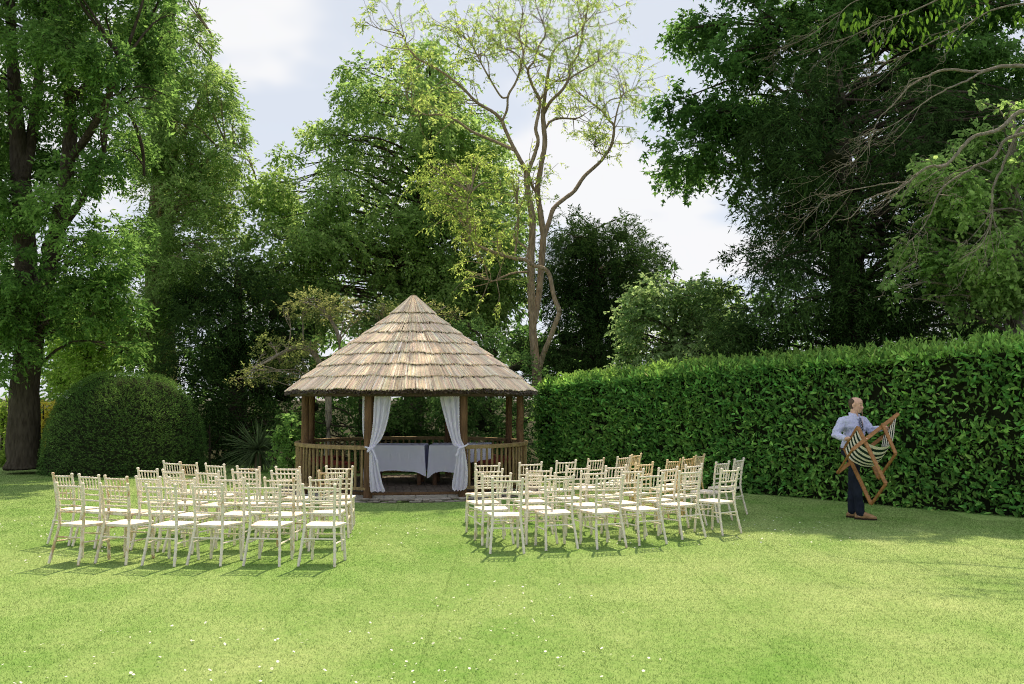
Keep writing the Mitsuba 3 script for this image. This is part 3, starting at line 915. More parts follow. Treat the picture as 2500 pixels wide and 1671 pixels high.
dm = thing('topiary_dome', 'large dome of clipped dark yew at the left edge of the lawn', 'topiary')
uu, vv = np.meshgrid(np.linspace(0, 2 * PI, 61), np.linspace(0, 1, 24), indexing='ij')
cp, _ = dome_at(uu, vv, .955)
i, j = np.meshgrid(np.arange(60), np.arange(23), indexing='ij')
q = np.stack([i * 24 + j, (i + 1) * 24 + j, (i + 1) * 24 + j + 1, i * 24 + j + 1], -1).reshape(-1, 4)
part(dm, 'added_core', (cp.reshape(-1, 3), np.vstack([q[:, [0, 1, 2]], q[:, [0, 2, 3]]])), 'shade_fill')  # added dark shell under the sprigs, its colour standing for shade
n = 13000
u = rng.uniform(PI * .95, 2.05 * PI, n)
u = np.where(rng.uniform(0, 1, n) < .25, rng.uniform(0, 2 * PI, n), u)
v = np.arcsin(rng.uniform(0, 1, n)) / (PI / 2)
p, N = dome_at(u, v)
D = unit(N + rng.standard_normal((n, 3)) * .45 + [0, 0, .2])
m = spray_leaves(rng, p - D * .07, D, rng.uniform(.07, .12, n), 5, .040, .26, 'diamond', .8, 0, .5, .4, 0)
part(dm, 'foliage', m, 'leaf_needle', color=leaf_colours(rng, np.repeat(meshkit.noise(p * 1.2, 2), 5), 4, (.030, .090, .017), (.10, .20, .036), .28))
# ---------------------------------------------------------------- trees and shrubs
FAST = 1.0
# big ash at the left edge
rng = np.random.default_rng(101)
s1 = stem([(60, 1146, 24, .50), (60, 1110, 24, .40), (62, 950, 24, .345), (72, 800, 24, .32), (62, 620, 24, .26), (50, 430, 24.1, .22), (38, 250, 24.2, .17), (28, 80, 24.2, .12), (15, -320, 24.3, .05)], 30)
s2 = stem([(74, 800, 24, .24), (110, 680, 23.8, .21), (145, 540, 23.5, .19), (163, 430, 23.3, .17), (171, 300, 23.2, .15), (166, 180, 23.2, .12), (152, 20, 23.3, .09), (140, -160, 23.4, .04)])
s3 = stem([(58, 440, 24, .15), (85, 280, 24.6, .13), (100, 130, 25, .10), (128, -60, 25.2, .05)])
s4 = stem([(165, 400, 23.3, .11), (215, 330, 22.8, .09), (258, 250, 22.4, .07), (300, 150, 22, .04)], 14)
s5 = stem([(170, 250, 23.2, .09), (240, 190, 23.8, .07), (300, 245, 24.2, .06), (345, 350, 24.4, .045), (352, 430, 24.5, .03)], 14)
s6 = stem([(135, 580, 23.6, .10), (205, 480, 23.0, .08), (250, 380, 22.6, .06), (262, 240, 22.4, .04)], 14)
stems = [s1, s2, s3, s4, s5, s6]
cl = clumps_in(rng, [(-160, -330), (430, -330), (430, 200), (380, 340), (420, 470), (360, 640), (300, 760), (200, 800), (90, 840), (-160, 840)], 23.5, 5.5, 150, 62)
cl += [(at(x, y, Y), np.array([r, r, r * .7]) * Y / F) for x, y, Y, r in ((30, 860, 23, 60), (0, 760, 23, 70), (120, 790, 22.5, 50), (330, 760, 23, 40), (310, 850, 23, 36), (250, 700, 22.6, 50), (-40, 920, 23.2, 50))]
cl = [c for c in cl if not any(np.hypot((c[0][0] / c[0][1] * F + 1250) - x, 973 - (c[0][2] - 1.8) / c[0][1] * F - y) < r for x, y, r in ((110, 265, 38), (262, 318, 40), (200, 515, 34), (270, 470, 34), (240, 590, 30)))]
tree('ash_tree', 'tall dark-stemmed ash with forking trunks at the left edge of the garden', 101, stems, cl,
     dict(dens=62, n=9, leaf=.14, width=.42, shape='diamond', L=.34, base=(.042, .115, .020), alt=(.10, .205, .036), beta=1.0, droop=.35, flat=.55, sag=.45, thin=.50, freq=2.3), limb_r=.09, sub=4)

# tapering ivy-clad trunk behind it with its own sunlit foliage
rng = np.random.default_rng(102)
s = stem([(392, 1130, 31.5, .62), (392, 900, 31.5, .50), (390, 620, 31.5, .43), (400, 400, 31.5, .34), (408, 200, 31.5, .25), (413, 0, 31.5, .18), (415, -300, 31.5, .06)], 26)
sb = stem([(395, 560, 31.5, .12), (470, 450, 31, .09), (540, 350, 30.6, .06), (600, 372, 30.4, .035), (625, 440, 30.3, .02)], 14)
sc = stem([(400, 450, 31.5, .10), (450, 330, 31, .08), (505, 200, 30.8, .05), (520, 90, 30.8, .025)], 14)
cl = clumps_in(rng, [(300, -300), (490, -300), (505, 60), (540, 140), (580, 260), (605, 330), (610, 440), (600, 560), (600, 680), (520, 740), (420, 790), (330, 780), (290, 640), (330, 480), (300, 330), (330, 120)], 30.5, 4.0, 110, 56)
cl += [(at(x, y, Y), np.array([r, r, r * .8]) * Y / F) for x, y, Y, r in ((400, 860, 30, 46), (352, 800, 30, 44), (480, 640, 29.8, 50), (552, 620, 29.8, 44), (400, 640, 30.5, 50), (440, 560, 30, 50))]
cl += [(at(x + rng.normal(0, 14), y, 31.1), np.array([r, r, r * 1.1]) * 31 / F) for x, y, r in [(392, 1000 - 44 * k, 28) for k in range(9)] + [(402, 590 - 60 * k, 26) for k in range(10)]]
tree('ivy_clad_tree', 'tall tapering trunk wrapped in ivy and pale feathery leaves beside the dark ash', 102, [s, sb, sc], cl,
     dict(dens=36, n=9, leaf=.15, width=.38, shape='diamond', L=.36, base=(.085, .175, .034), alt=(.18, .29, .075), beta=1.0, droop=.35, flat=.55, sag=.45, thin=.50, freq=2.3), barkmat='bark_brown', limb_r=.06, sub=4)

# rounded cherry-like tree behind the gazebo
rng = np.random.default_rng(103)
s = stem([(1010, 1120, 31, .34), (1012, 900, 31, .28), (1020, 650, 31, .21), (1030, 400, 31, .13), (1050, 200, 31, .06), (1066, 100, 31, .03)], 24)
cl = clumps_in(rng, [(1069, 82), (1125, 140), (1180, 220), (1230, 330), (1280, 420), (1300, 560), (1290, 700), (1200, 800), (1000, 850), (850, 800), (740, 790), (640, 770), (590, 690), (585, 560), (620, 480), (638, 420), (690, 352), (775, 288), (835, 290), (825, 165), (865, 128), (935, 100), (1005, 112)], 30.5, 5, 150, 58, zsq=.6, edge=.3)
cl += clumps_in(rng, [(600, 560), (700, 520), (1000, 500), (1280, 560), (1290, 700), (1200, 830), (1000, 870), (850, 820), (720, 800), (620, 740)], 30, 3.5, 60, 58, zsq=.65, edge=.4)
tree('broadleaf_tree', 'broad light green tree rising straight behind the thatched gazebo', 103, [s], cl,
     dict(dens=34, n=8, leaf=.155, width=.52, shape='diamond', L=.42, base=(.085, .175, .034), alt=(.17, .28, .07), beta=1.0, droop=.45, flat=.6, sag=.4, thin=.47, freq=2.0, down=.3), barkmat='bark_dark', limb_r=.045, sub=2)

# sparse tall tree with its drawn-out limbs
rng = np.random.default_rng(104)
YT = 25.0
raw = {
 'trunk': [[(1312, 945, 0, .22), (1310, 905, 0, .19), (1302, 821, 0, .165), (1298, 733, 0, .155), (1296, 645, 0, .15), (1300, 540, 0, .14), (1289, 470, 0, .13), (1286, 421, 0, .12)],
           [(1302, 790, .05, .15), (1309, 760, .2, .14), (1317, 709, .3, .135), (1323, 628, .3, .135), (1326, 575, .3, .13), (1317, 505, .3, .12), (1312, 463, .3, .11), (1319, 418, .3, .11), (1322, 399, .3, .11), (1330, 351, .3, .105), (1327, 303, .3, .10), (1325, 274, .3, .095)],
           [(1313, 915, -.1, .13), (1324, 873, -.3, .11), (1342, 828, -.5, .10), (1363, 772, -.6, .095), (1365, 758, -.6, .09), (1352, 723, -.6, .088), (1342, 674, -.6, .085), (1328, 656, -.65, .082), (1303, 649, -.7, .08), (1282, 635, -.8, .078), (1258, 631, -.9, .074), (1219, 621, -1.1, .068), (1188, 610, -1.3, .06), (1163, 596, -1.4, .052), (1146, 582, -1.5, .045), (1146, 558, -1.5, .038), (1140, 509, -1.6, .03), (1149, 470, -1.6, .02)]],
 'limb': [[(1286, 421, 0, .10), (1271, 392, -.2, .085), (1252, 357, -.3, .078), (1236, 322, -.4, .075), (1223, 293, -.5, .072), (1204, 274, -.6, .066), (1166, 252, -.8, .06), (1134, 220, -1, .054), (1096, 188, -1.2, .047), (1057, 163, -1.4, .042), (1019, 143, -1.6, .036), (993, 112, -1.7, .03), (983, 87, -1.8, .025), (926, 71, -2, .018), (891, 54, -2.1, .01)],
          [(1256, 367, -.3, .07), (1204, 344, -.1, .062), (1153, 322, .2, .055), (1112, 293, .4, .048), (1076, 281, .6, .042), (1041, 281, .7, .036), (1013, 265, .8, .03), (993, 235, .9, .018), (985, 205, .9, .01)],
          [(1288, 424, 0, .09), (1306, 376, -.1, .08), (1314, 344, -.2, .075), (1308, 316, -.2, .072), (1314, 281, -.1, .068), (1318, 246, 0, .062), (1300, 210, 0, .056), (1289, 172, -.1, .05), (1306, 147, -.2, .045), (1316, 112, -.2, .04), (1332, 83, -.2, .034), (1322, 48, -.2, .028), (1309, 13, -.2, .02), (1303, -40, -.2, .012)],
          [(1289, 172, -.1, .04), (1265, 137, -.3, .034), (1246, 124, -.4, .028), (1226, 118, -.5, .018), (1205, 100, -.6, .01)],
          [(1226, 296, -.5, .055), (1238, 268, -.6, .05), (1241, 233, -.7, .045), (1258, 204, -.7, .04), (1271, 166, -.8, .035), (1277, 128, -.8, .03), (1268, 86, -.8, .025), (1275, 40, -.9, .018), (1278, -30, -.9, .01)],
          [(1240, 238, -.7, .04), (1223, 236, -.8, .038), (1195, 191, -1, .034), (1179, 163, -1.1, .03), (1169, 144, -1.2, .028), (1153, 112, -1.3, .025), (1128, 86, -1.4, .022), (1096, 73, -1.5, .016), (1057, 57, -1.6, .009)],
          [(1195, 191, -1, .024), (1191, 150, -1.1, .02), (1178, 132, -1.1, .016), (1152, 142, -1.2, .012), (1137, 132, -1.3, .008)],
          [(1325, 274, .3, .085), (1332, 223, .4, .075), (1338, 179, .5, .066), (1341, 147, .5, .06), (1300, 124, .6, .045), (1268, 99, .7, .036), (1242, 80, .7, .03), (1220, 54, .8, .024), (1217, 26, .8, .018), (1225, -20, .8, .01)],
          [(1341, 150, .5, .05), (1354, 121, .7, .044), (1376, 99, .8, .038), (1405, 86, .9, .033), (1424, 64, 1, .028), (1418, 41, 1.1, .023), (1410, 13, 1.1, .018), (1408, -30, 1.1, .01)],
          [(1327, 278, .3, .075), (1344, 249, 0, .066), (1373, 220, -.2, .058), (1387, 195, -.3, .052), (1392, 166, -.3, .047), (1411, 134, -.4, .042), (1419, 102, -.4, .036), (1424, 64, -.5, .03), (1446, 38, -.5, .02), (1468, 8, -.6, .01)],
          [(1387, 195, -.3, .04), (1411, 179, -.4, .034), (1446, 159, -.5, .024), (1472, 140, -.6, .012), (1500, 118, -.6, .007)],
          [(1319, 243, 0, .045), (1338, 217, .2, .04), (1351, 201, .3, .036), (1383, 195, .4, .028), (1402, 168, .4, .016)],
          [(1332, 313, .3, .06), (1344, 297, .5, .05), (1370, 289, .7, .044), (1405, 290, .9, .034), (1427, 277, 1, .018), (1400, 262, 1.1, .01)],
          [(1324, 590, .3, .12), (1342, 537, .5, .10), (1352, 509, .6, .095), (1380, 484, .8, .09), (1402, 467, .9, .086), (1426, 432, 1.1, .08), (1461, 400, 1.3, .074), (1475, 383, 1.3, .07), (1493, 354, 1.4, .064), (1499, 309, 1.5, .056), (1485, 293, 1.5, .048), (1469, 271, 1.5, .042), (1440, 249, 1.5, .036), (1411, 226, 1.5, .028), (1392, 220, 1.5, .014)],
          [(1499, 309, 1.5, .04), (1507, 271, 1.6, .034), (1520, 234, 1.6, .028), (1542, 220, 1.7, .018), (1566, 212, 1.7, .008)],
          [(1469, 271, 1.5, .03), (1488, 246, 1.4, .024), (1520, 233, 1.3, .02), (1513, 191, 1.3, .014), (1507, 168, 1.3, .008)],
          [(1477, 381, 1.3, .03), (1453, 367, 1.2, .022), (1454, 351, 1.2, .014)],
          [(1282, 637, -.8, .05), (1289, 610, -.7, .045), (1268, 593, -.7, .04), (1254, 575, -.8, .035), (1265, 533, -.8, .03), (1261, 491, -.8, .022), (1266, 460, -.8, .012)],
          [(1294, 664, 0, .05), (1254, 667, -.5, .042), (1226, 677, -.7, .036), (1196, 686, -.9, .03), (1182, 645, -1, .022), (1160, 612, -1.1, .015), (1146, 596, -1.2, .008)],
          [(1316, 480, .2, .06), (1300, 455, .1, .055), (1292, 430, 0, .05)]]}
tr = thing('sparse_tree', 'tall thinly leaved tree with pale forked trunks to the right of the gazebo', 'tree')
paths = {}
for nm, ls in raw.items():
    paths[nm] = [spline([np.r_[at(a, b, YT + y), r * .62] for a, b, y, r in l], 4 * len(l)) for l in ls]
    for l in paths[nm]:
        part(tr, nm, stem_mesh(rng, l, 9 if nm == 'trunk' else 7, .05), 'bark_brown', smooth=True)
tw, Os, Ds = [], [], []
for l in paths['limb'] + [paths['trunk'][2][-30:]]:
    L = len(l)
    k = int(7 + L * .45)
    for t in rng.uniform(.30, 1, k)**.8:
        i = int(t * (L - 1))
        o, r = l[i, :3], l[i, 3]
        if r > .045:
            continue
        fw = unit(l[min(i + 1, L - 1), :3] - l[max(i - 1, 0), :3])
        d = unit(fw * .6 + rng.standard_normal(3) * .8 + [0, 0, .25])
        ln = rng.uniform(.35, 1.15)
        e = o + d * ln
        q = spline([o, (o + e) / 2 + rng.standard_normal(3) * .10, e], 6)
        tw.append(tube(q, np.linspace(min(r * .7, .012), .004, 6), 4, False))
        for _ in range(rng.integers(3, 7)):
            Os.append(q[rng.integers(3, 6)])
            Ds.append(unit(d * .5 + rng.standard_normal(3) * .8))
part(tr, 'twigs', join(tw), 'bark_brown', smooth=True, kind='stuff')
Os, Ds = np.array(Os), np.array(Ds)
m = spray_leaves(rng, Os, Ds, rng.uniform(.18, .34, len(Os)), 9, .10, .36, 'diamond', .95, .55, .5, .35, .5)
part(tr, 'crown', m, 'leaf', color=leaf_colours(rng, rng.uniform(0, 1, len(Os) * 9), 4, (.12, .21, .03), (.25, .35, .07)))
# its low left limb carries full pale clusters
cl = [(at(x, y, YT - 1.5 + dy), np.array([r, r, r * .75]) * YT / F) for x, y, dy, r in ((1040, 400, 0, 26), (1075, 395, .3, 28), (1110, 400, .2, 26), (1020, 450, .1, 22), (1050, 455, -.2, 26), (1085, 445, .2, 30), (1120, 440, .3, 26), (1150, 400, .2, 24),
      (1060, 500, 0, 26), (1100, 490, -.2, 28), (1140, 480, 0, 22), (1110, 530, 0, 22), (1200, 590, .3, 26), (1230, 560, .3, 24), (1170, 540, .2, 24), (1135, 585, 0, 20), (1210, 450, .4, 26), (1260, 440, .8, 20), (1180, 380, .6, 26))]
m, c = crown(rng, cl, dens=46, n=9, leaf=.09, width=.34, shape='diamond', L=.28, base=(.13, .23, .03), alt=(.24, .33, .06), droop=.55, sag=.5, thin=.40)
part(tr, 'low_crown', m, 'leaf', color=c)
part(tr, 'low_twigs', limbs(rng, [paths['trunk'][2], paths['limb'][-2]], cl, .03, 3), 'bark_brown', smooth=True, kind='stuff')

# dark yew behind the sparse tree
rng = np.random.default_rng(105)
needle = dict(dens=40, n=12, leaf=.125, width=.27, shape='diamond', L=.42, base=(.010, .029, .007), alt=(.030, .070, .015), beta=.75, droop=.25, flat=.6, sag=.35, thin=.40, freq=1.1)
s = stem([(1450, 1130, 29.5, .3), (1450, 800, 29.5, .25), (1450, 560, 29.5, .08)], 14)
cl = clumps_in(rng, [(1345, 560), (1382, 515), (1425, 545), (1450, 520), (1485, 550), (1530, 520), (1575, 560), (1600, 600), (1640, 645), (1665, 660), (1640, 720), (1560, 800), (1540, 980), (1260, 980), (1240, 760), (1320, 640)], 29, 4, 66, 55, zsq=.8, edge=.3)
tree('yew_tree', 'dark yew with ragged top between the pale forked trunks and the hedge', 105, [s], cl, needle, 'leaf_needle', limb_r=.08, sub=2, core=.42)

# large maple, upper right
rng = np.random.default_rng(106)
s = stem([(2060, 1130, 25.5, .42), (2060, 800, 25.5, .36), (2050, 400, 25.5, .26), (2040, 100, 25.5, .14), (2040, -300, 25.5, .05)], 24)
cl = clumps_in(rng, [(1700, -330), (1668, 20), (1645, 80), (1612, 130), (1592, 170), (1592, 215), (1572, 235), (1585, 290), (1577, 330), (1592, 380), (1600, 430), (1640, 455), (1690, 468), (1750, 485), (1850, 470), (2100, 430), (2560, 420), (2560, -330)], 24.5, 5, 140, 58, zsq=.6, edge=.32)
tree('maple_tree', 'massive dark maple overhanging the upper right of the garden', 106, [s], cl,
     dict(dens=62, n=7, leaf=.15, width=.85, shape='lobed', L=.42, base=(.024, .078, .014), alt=(.062, .155, .026), beta=1.0, droop=.55, flat=.7, sag=.35, thin=.40, freq=1.0, down=.35), limb_r=.1, sub=2, core=.45)

# spreading yew in front of the maple
rng = np.random.default_rng(107)
s = stem([(2100, 1090, 22, .4), (2090, 800, 22, .32), (2060, 400, 22, .18), (2050, 180, 22, .06)], 20)
cl = clumps_in(rng, [(1915, 138), (1960, 190), (2056, 118), (2092, 118), (2150, 165), (2300, 200), (2560, 240), (2560, 900), (2200, 905), (1780, 900), (1740, 820), (1735, 740), (1778, 650), (1757, 606), (1800, 545), (1788, 499), (1793, 445), (1825, 330), (1846, 251), (1880, 195)], 21.5, 4.5, 150, 60, zsq=.85, edge=.3)
tree('yew_tree', 'huge dark yew filling the space above the hedge on the right', 107, [s], cl, {**needle, 'dens': 38}, 'leaf_needle', limb_r=.09, sub=2, core=.42)

# lime by the right edge
rng = np.random.default_rng(108)
s = stem([(2470, 1150, 18.6, .2), (2480, 800, 18.6, .17), (2475, 500, 18.4, .12), (2470, 250, 18.3, .05)], 20)
cl = clumps_in(rng, [(2358, 311), (2300, 380), (2243, 403), (2232, 460), (2178, 526), (2195, 590), (2163, 617), (2195, 650), (2142, 713), (2197, 728), (2274, 748), (2400, 770), (2600, 770), (2600, 200), (2500, 225), (2420, 260), (2365, 215)], 18.0, 2.6, 75, 48, zsq=.6, edge=.35)
tree('lime_tree', 'light green lime with rounded leaves at the right edge above the hedge', 108, [s], cl,
     dict(dens=80, n=7, leaf=.098, width=.85, shape='oval', L=.30, base=(.08, .18, .034), alt=(.17, .29, .07), beta=1.0, droop=.45, flat=.65, sag=.3, thin=.43, freq=1.6), barkmat='bark_grey', limb_r=.05, sub=2)

# hazel above the far end of the hedge
rng = np.random.default_rng(110)
s = stem([(1640, 1120, 24.5, .12), (1640, 900, 24.5, .1), (1650, 720, 24.5, .04)], 14)
cl = clumps_in(rng, [(1615, 656), (1650, 670), (1685, 660), (1750, 690), (1800, 700), (1810, 900), (1696, 905), (1600, 920), (1489, 915), (1530, 830), (1500, 786), (1512, 740), (1540, 700), (1580, 690)], 23.8, 2.4, 60, 40, zsq=.6, edge=.35)
tree('hazel_bush', 'hazel with sunlit rounded leaves spilling over the far end of the hedge', 110, [s], cl,
     dict(dens=80, n=6, leaf=.105, width=.82, shape='oval', L=.32, base=(.085, .175, .05), alt=(.17, .27, .10), beta=1.0, droop=.35, flat=.7, sag=.25, thin=.45, freq=1.5), limb_r=.04, sub=3, cat='bush')

# dark evergreen behind the dome
rng = np.random.default_rng(111)
s = stem([(580, 1140, 29, .3), (580, 900, 29, .25), (580, 660, 29, .06)], 14)
cl = clumps_in(rng, [(400, 790), (450, 690), (520, 650), (600, 640), (680, 690), (740, 780), (780, 900), (780, 1120), (600, 1150), (400, 1150), (370, 950)], 28.5, 4, 60, 60, zsq=.8, edge=.35)
tree('yew_tree', 'dark spreading yew behind the clipped dome, left of the gazebo', 111, [s], cl, {**needle, 'dens': 34}, 'leaf_needle', limb_r=.08, sub=2, core=.45)

# shrubs in the gap below the ash
rng = np.random.default_rng(112)
s = stem([(210, 1120, 30, .1), (215, 900, 30, .08), (220, 700, 30, .03)], 12)
cl = clumps_in(rng, [(90, 780), (150, 690), (260, 670), (340, 750), (345, 900), (250, 960), (100, 980), (85, 850)], 30, 2.5, 34, 46, zsq=.65)
tree('bright_shrub', 'sunlit yellow-green shrub glimpsed behind the dome under the ash', 112, [s], cl,
     dict(dens=52, n=7, leaf=.12, width=.6, shape='diamond', L=.36, base=(.10, .21, .025), alt=(.19, .31, .04), droop=.35, flat=.6, thin=.42), limb_r=.03, sub=2, cat='shrub')
for name, x, y, Y, r, c1, c2, lab in (('yellow_shrub', 106, 1030, 27.2, 42, (.30, .28, .02), (.46, .42, .03), 'golden-leaved shrub between the ash trunk and the dome'),
                                      ('leafy_shrub', 5, 1040, 27, 55, (.09, .17, .02), (.17, .26, .03), 'light green shrub left of the ash trunk at the frame edge'),
                                      ('round_leaved_shrub', 712, 1075, 21.2, 44, (.06, .15, .03), (.12, .23, .05), 'round-leaved shrub beside the left railing of the gazebo'),
                                      ('small_conifer', 512, 1090, 26.2, 52, (.02, .055, .016), (.045, .095, .03), 'small dark conifer between the dome and the spiky yucca')):
    rng = np.random.default_rng(int(x) + 500)
    cl = [(at(x + rng.normal(0, r * .33), y + dy, Y + rng.normal(0, .25)), np.array([1, 1, .8]) * r * .62 * Y / F) for dy in np.linspace(-r * .8, r * 1.5, 8)]
    s = stem([(x, y + r * 2.1, Y, .03), (x, y, Y, .025), (x, y - r, Y, .01)], 8)
    sm = name == 'small_conifer'
    tree(name, lab, int(x) + 501, [s], cl, {**needle, 'dens': 40, 'L': .2, 'leaf': .05} if sm else dict(dens=46, n=6, leaf=.10, width=.75, shape='oval', L=.24, base=c1, alt=c2, thin=.36), 'leaf_needle' if sm else 'leaf', limb_r=.02, sub=2, cat='shrub')

# layered japanese maple beside the roof
rng = np.random.default_rng(113)
s = stem([(800, 1130, 23.6, .09), (800, 960, 23.6, .08), (770, 870, 23.5, .06), (720, 850, 23.3, .05), (640, 890, 23.1, .03), (600, 915, 23, .015)], 18)
sb = stem([(800, 950, 23.6, .07), (830, 840, 23.7, .05), (790, 760, 23.7, .035), (730, 735, 23.6, .02)], 12)
sc = stem([(800, 960, 23.6, .06), (920, 850, 24, .045), (1000, 790, 24.2, .03), (1080, 755, 24.2, .015)], 12)
cl = [(at(x, y, 23.3 + rng.normal(0, .5)), np.array([rx * .85, rx * .85, rx * .26]) * 23.3 / F) for x, y, rx in ((730, 735, 42), (770, 728, 50), (820, 745, 52), (870, 760, 46), (920, 765, 40), (790, 770, 46), (850, 790, 44), (740, 765, 36), (700, 750, 26),
      (660, 835, 40), (700, 850, 50), (740, 850, 44), (640, 865, 40), (690, 885, 46), (740, 890, 44), (610, 905, 34), (590, 925, 28), (640, 920, 34), (700, 920, 34), (760, 830, 40), (1040, 745, 36), (1080, 755, 40), (1110, 770, 30), (940, 745, 34), (980, 760, 30))]
tree('acer', 'olive-gold japanese maple with layered branches beside the thatched roof', 113, [s, sb, sc], cl,
     dict(dens=150, n=6, leaf=.066, width=.6, shape='diamond', L=.20, base=(.075, .125, .028), alt=(.15, .18, .055), droop=.1, flat=.8, sag=.15, thin=.40, freq=2.4, out=.9, down=.0), barkmat='bark_grey', limb_r=.02, sub=3)

# shrubs close behind the gazebo
rng = np.random.default_rng(114)
cl = clumps_in(rng, [(1075, 770), (1130, 765), (1190, 800), (1260, 850), (1315, 880), (1335, 960), (1335, 1150), (1150, 1150), (1060, 1000)], 23.4, 1.8, 58, 40, zsq=.7)
s = stem([(1200, 1140, 23.6, .06), (1200, 950, 23.6, .05), (1180, 830, 23.6, .02)], 10)
tree('glossy_shrub', 'glossy dark green shrub behind the right slope of the thatched roof', 114, [s], cl,
     dict(dens=95, n=7, leaf=.075, width=.55, shape='diamond', L=.26, base=(.022, .068, .015), alt=(.06, .135, .032), droop=.3, thin=.40), 'leaf_glossy', limb_r=.03, sub=2, core=.4, cat='shrub')
cl = clumps_in(rng, [(720, 900), (800, 940), (920, 900), (1080, 900), (1120, 1140), (1000, 1150), (700, 1150), (690, 1000)], 24.6, 1.6, 44, 46, zsq=.75)
s = stem([(880, 1150, 24.8, .06), (880, 1000, 24.8, .05), (880, 930, 24.8, .02)], 10)
tree('dark_shrub', 'dark leafy shrub seen through the back of the gazebo', 115, [s], cl,
     dict(dens=70, n=7, leaf=.09, width=.55, shape='diamond', L=.28, base=(.018, .055, .011), alt=(.055, .12, .024), droop=.35, thin=.42), limb_r=.03, sub=2, core=.42, cat='shrub')

# yucca
rng = np.random.default_rng(117)
yc = thing('spiky_yucca', 'spiky yucca with a ball of narrow arching leaves left of the gazebo', 'yucca')
c0 = at(630, 1100, 24.7)
part(yc, 'stem', tube([[c0[0], c0[1], 0], [c0[0], c0[1], c0[2] * .6], c0], [.09, .08, .06], 8), 'bark_brown')
tf = None
for k in range(170):
    u = unit(rng.standard_normal(3) * [1, 1, .8] + [0, 0, .38])
    ln = rng.uniform(.75, 1.05)
    t = np.linspace(0, 1, 6)
    bend = rng.uniform(.05, .40) * (1.25 - u[2])
    p = c0 + u * (t * ln)[:, None] - np.array([0, 0, 1.0]) * (t**2.2 * bend * ln)[:, None]
    s = unit(np.cross(u, [0, 0, 1.0] + rng.standard_normal(3) * .2))
    w = .022 * np.array([.8, 1, .95, .8, .5, .04])
    lift = unit(np.cross(s, u)) * .008
    v = np.stack([p - s * w[:, None], p + lift, p + s * w[:, None]], 1).reshape(-1, 3)
    f = np.array([[a, a + 3, a + 4] for i in range(5) for a in (3 * i, 3 * i + 1)] + [[a, a + 4, a + 1] for i in range(5) for a in (3 * i, 3 * i + 1)])
    c = np.repeat(np.array([[.13, .19, .09]]) * np.exp(rng.normal(0, .25)), len(v), 0)
    part(yc, 'leaf', (v, f), 'leaf_glossy', color=c)

# bare-branched cherry reaching in from the right
rng = np.random.default_rng(109)
YB = 14.4
ch = thing('cherry_tree', 'cherry with long bare grey branches reaching in from the upper right', 'tree')
rawc = [
 ([(2830, 1160, 2.4, .19), (2820, 900, 2.4, .17), (2790, 500, 1.6, .14), (2740, 260, .8, .12), (2700, 60, .5, .09), (2660, -220, .3, .06)], 'trunk'),
 ([(2740, 260, .8, .06), (2640, 190, 0, .042), (2560, 168, 0, .038), (2500, 162, 0, .036), (2441, 163, 0, .033), (2400, 175, 0, .030), (2360, 174, 0, .027), (2311, 171, 0, .024), (2271, 183, 0, .021), (2222, 211, 0, .016), (2178, 259, 0, .012), (2145, 292, 0, .010), (2125, 344, 0, .008), (2098, 385, 0, .006), (2040, 420, .1, .005), (1987, 472, .1, .003)], 'limb'),
 ([(2400, 175, 0, .022), (2363, 196, -.1, .018), (2311, 219, -.2, .014), (2250, 255, -.2, .010), (2190, 300, -.2, .007), (2120, 330, -.2, .004)], 'limb'),
 ([(2780, 420, 1.3, .07), (2600, 300, -.2, .046), (2500, 271, -.2, .040), (2441, 316, -.2, .037), (2376, 336, -.2, .034), (2336, 377, -.2, .031), (2307, 405, -.2, .028), (2263, 409, -.2, .024), (2218, 445, -.2, .020), (2182, 466, -.2, .015), (2117, 486, -.2, .011), (2080, 530, -.2, .008), (2040, 539, -.2, .004)], 'limb'),
 ([(2218, 445, -.2, .014), (2178, 447, -.1, .011), (2121, 457, 0, .009), (2063, 468, 0, .007), (2010, 490, 0, .005), (1991, 514, 0, .004), (1958, 546, 0, .003)], 'limb'),
 ([(2790, 500, 1.6, .05), (2600, 330, .2, .036), (2465, 338, .2, .030), (2427, 384, .2, .027), (2373, 411, .2, .024), (2304, 457, .2, .019), (2270, 526, .2, .013), (2247, 564, .2, .009), (2211, 598, .2, .005)], 'limb'),
 ([(2600, 330, .2, .036), (2500, 310, .3, .030), (2472, 350, .3, .027), (2450, 403, .3, .024), (2423, 464, .3, .021), (2423, 514, .3, .017), (2415, 560, .3, .013), (2389, 606, .3, .009), (2343, 633, .3, .005)], 'limb'),
 ([(2700, 60, .1, .04), (2500, -60, .2, .026), (2360, -30, .2, .018), (2238, 24, .1, .013), (2157, 53, .1, .010), (2097, 81, .1, .008), (2036, 105, 0, .006), (1955, 134, 0, .003)], 'limb'),
 ([(2360, -30, .2, .014), (2200, -20, 0, .010), (2089, 4, 0, .008), (2044, 40, 0, .007), (1995, 75, 0, .005), (1955, 100, 0, .004), (1898, 121, 0, .003)], 'limb'),
 ([(2720, 160, .1, .04), (2560, 20, .1, .022), (2440, 20, .1, .017), (2360, 61, .1, .013), (2238, 121, .1, .009), (2157, 154, .1, .006), (2113, 174, .1, .003)], 'limb'),
]
lines = []
for pts, nm in rawc:
    l = spline([np.r_[at(a, b, YB + dy), r * (.8 if nm == 'limb' else 1)] for a, b, dy, r in pts], 4 * len(pts))
    l[:, :3] += rng.normal(0, .004, (len(l), 3))
    lines.append((nm, l))
    part(ch, nm, stem_mesh(rng, l, 10 if nm == 'trunk' else 7, .07), 'bark_grey', smooth=True)
tw = []


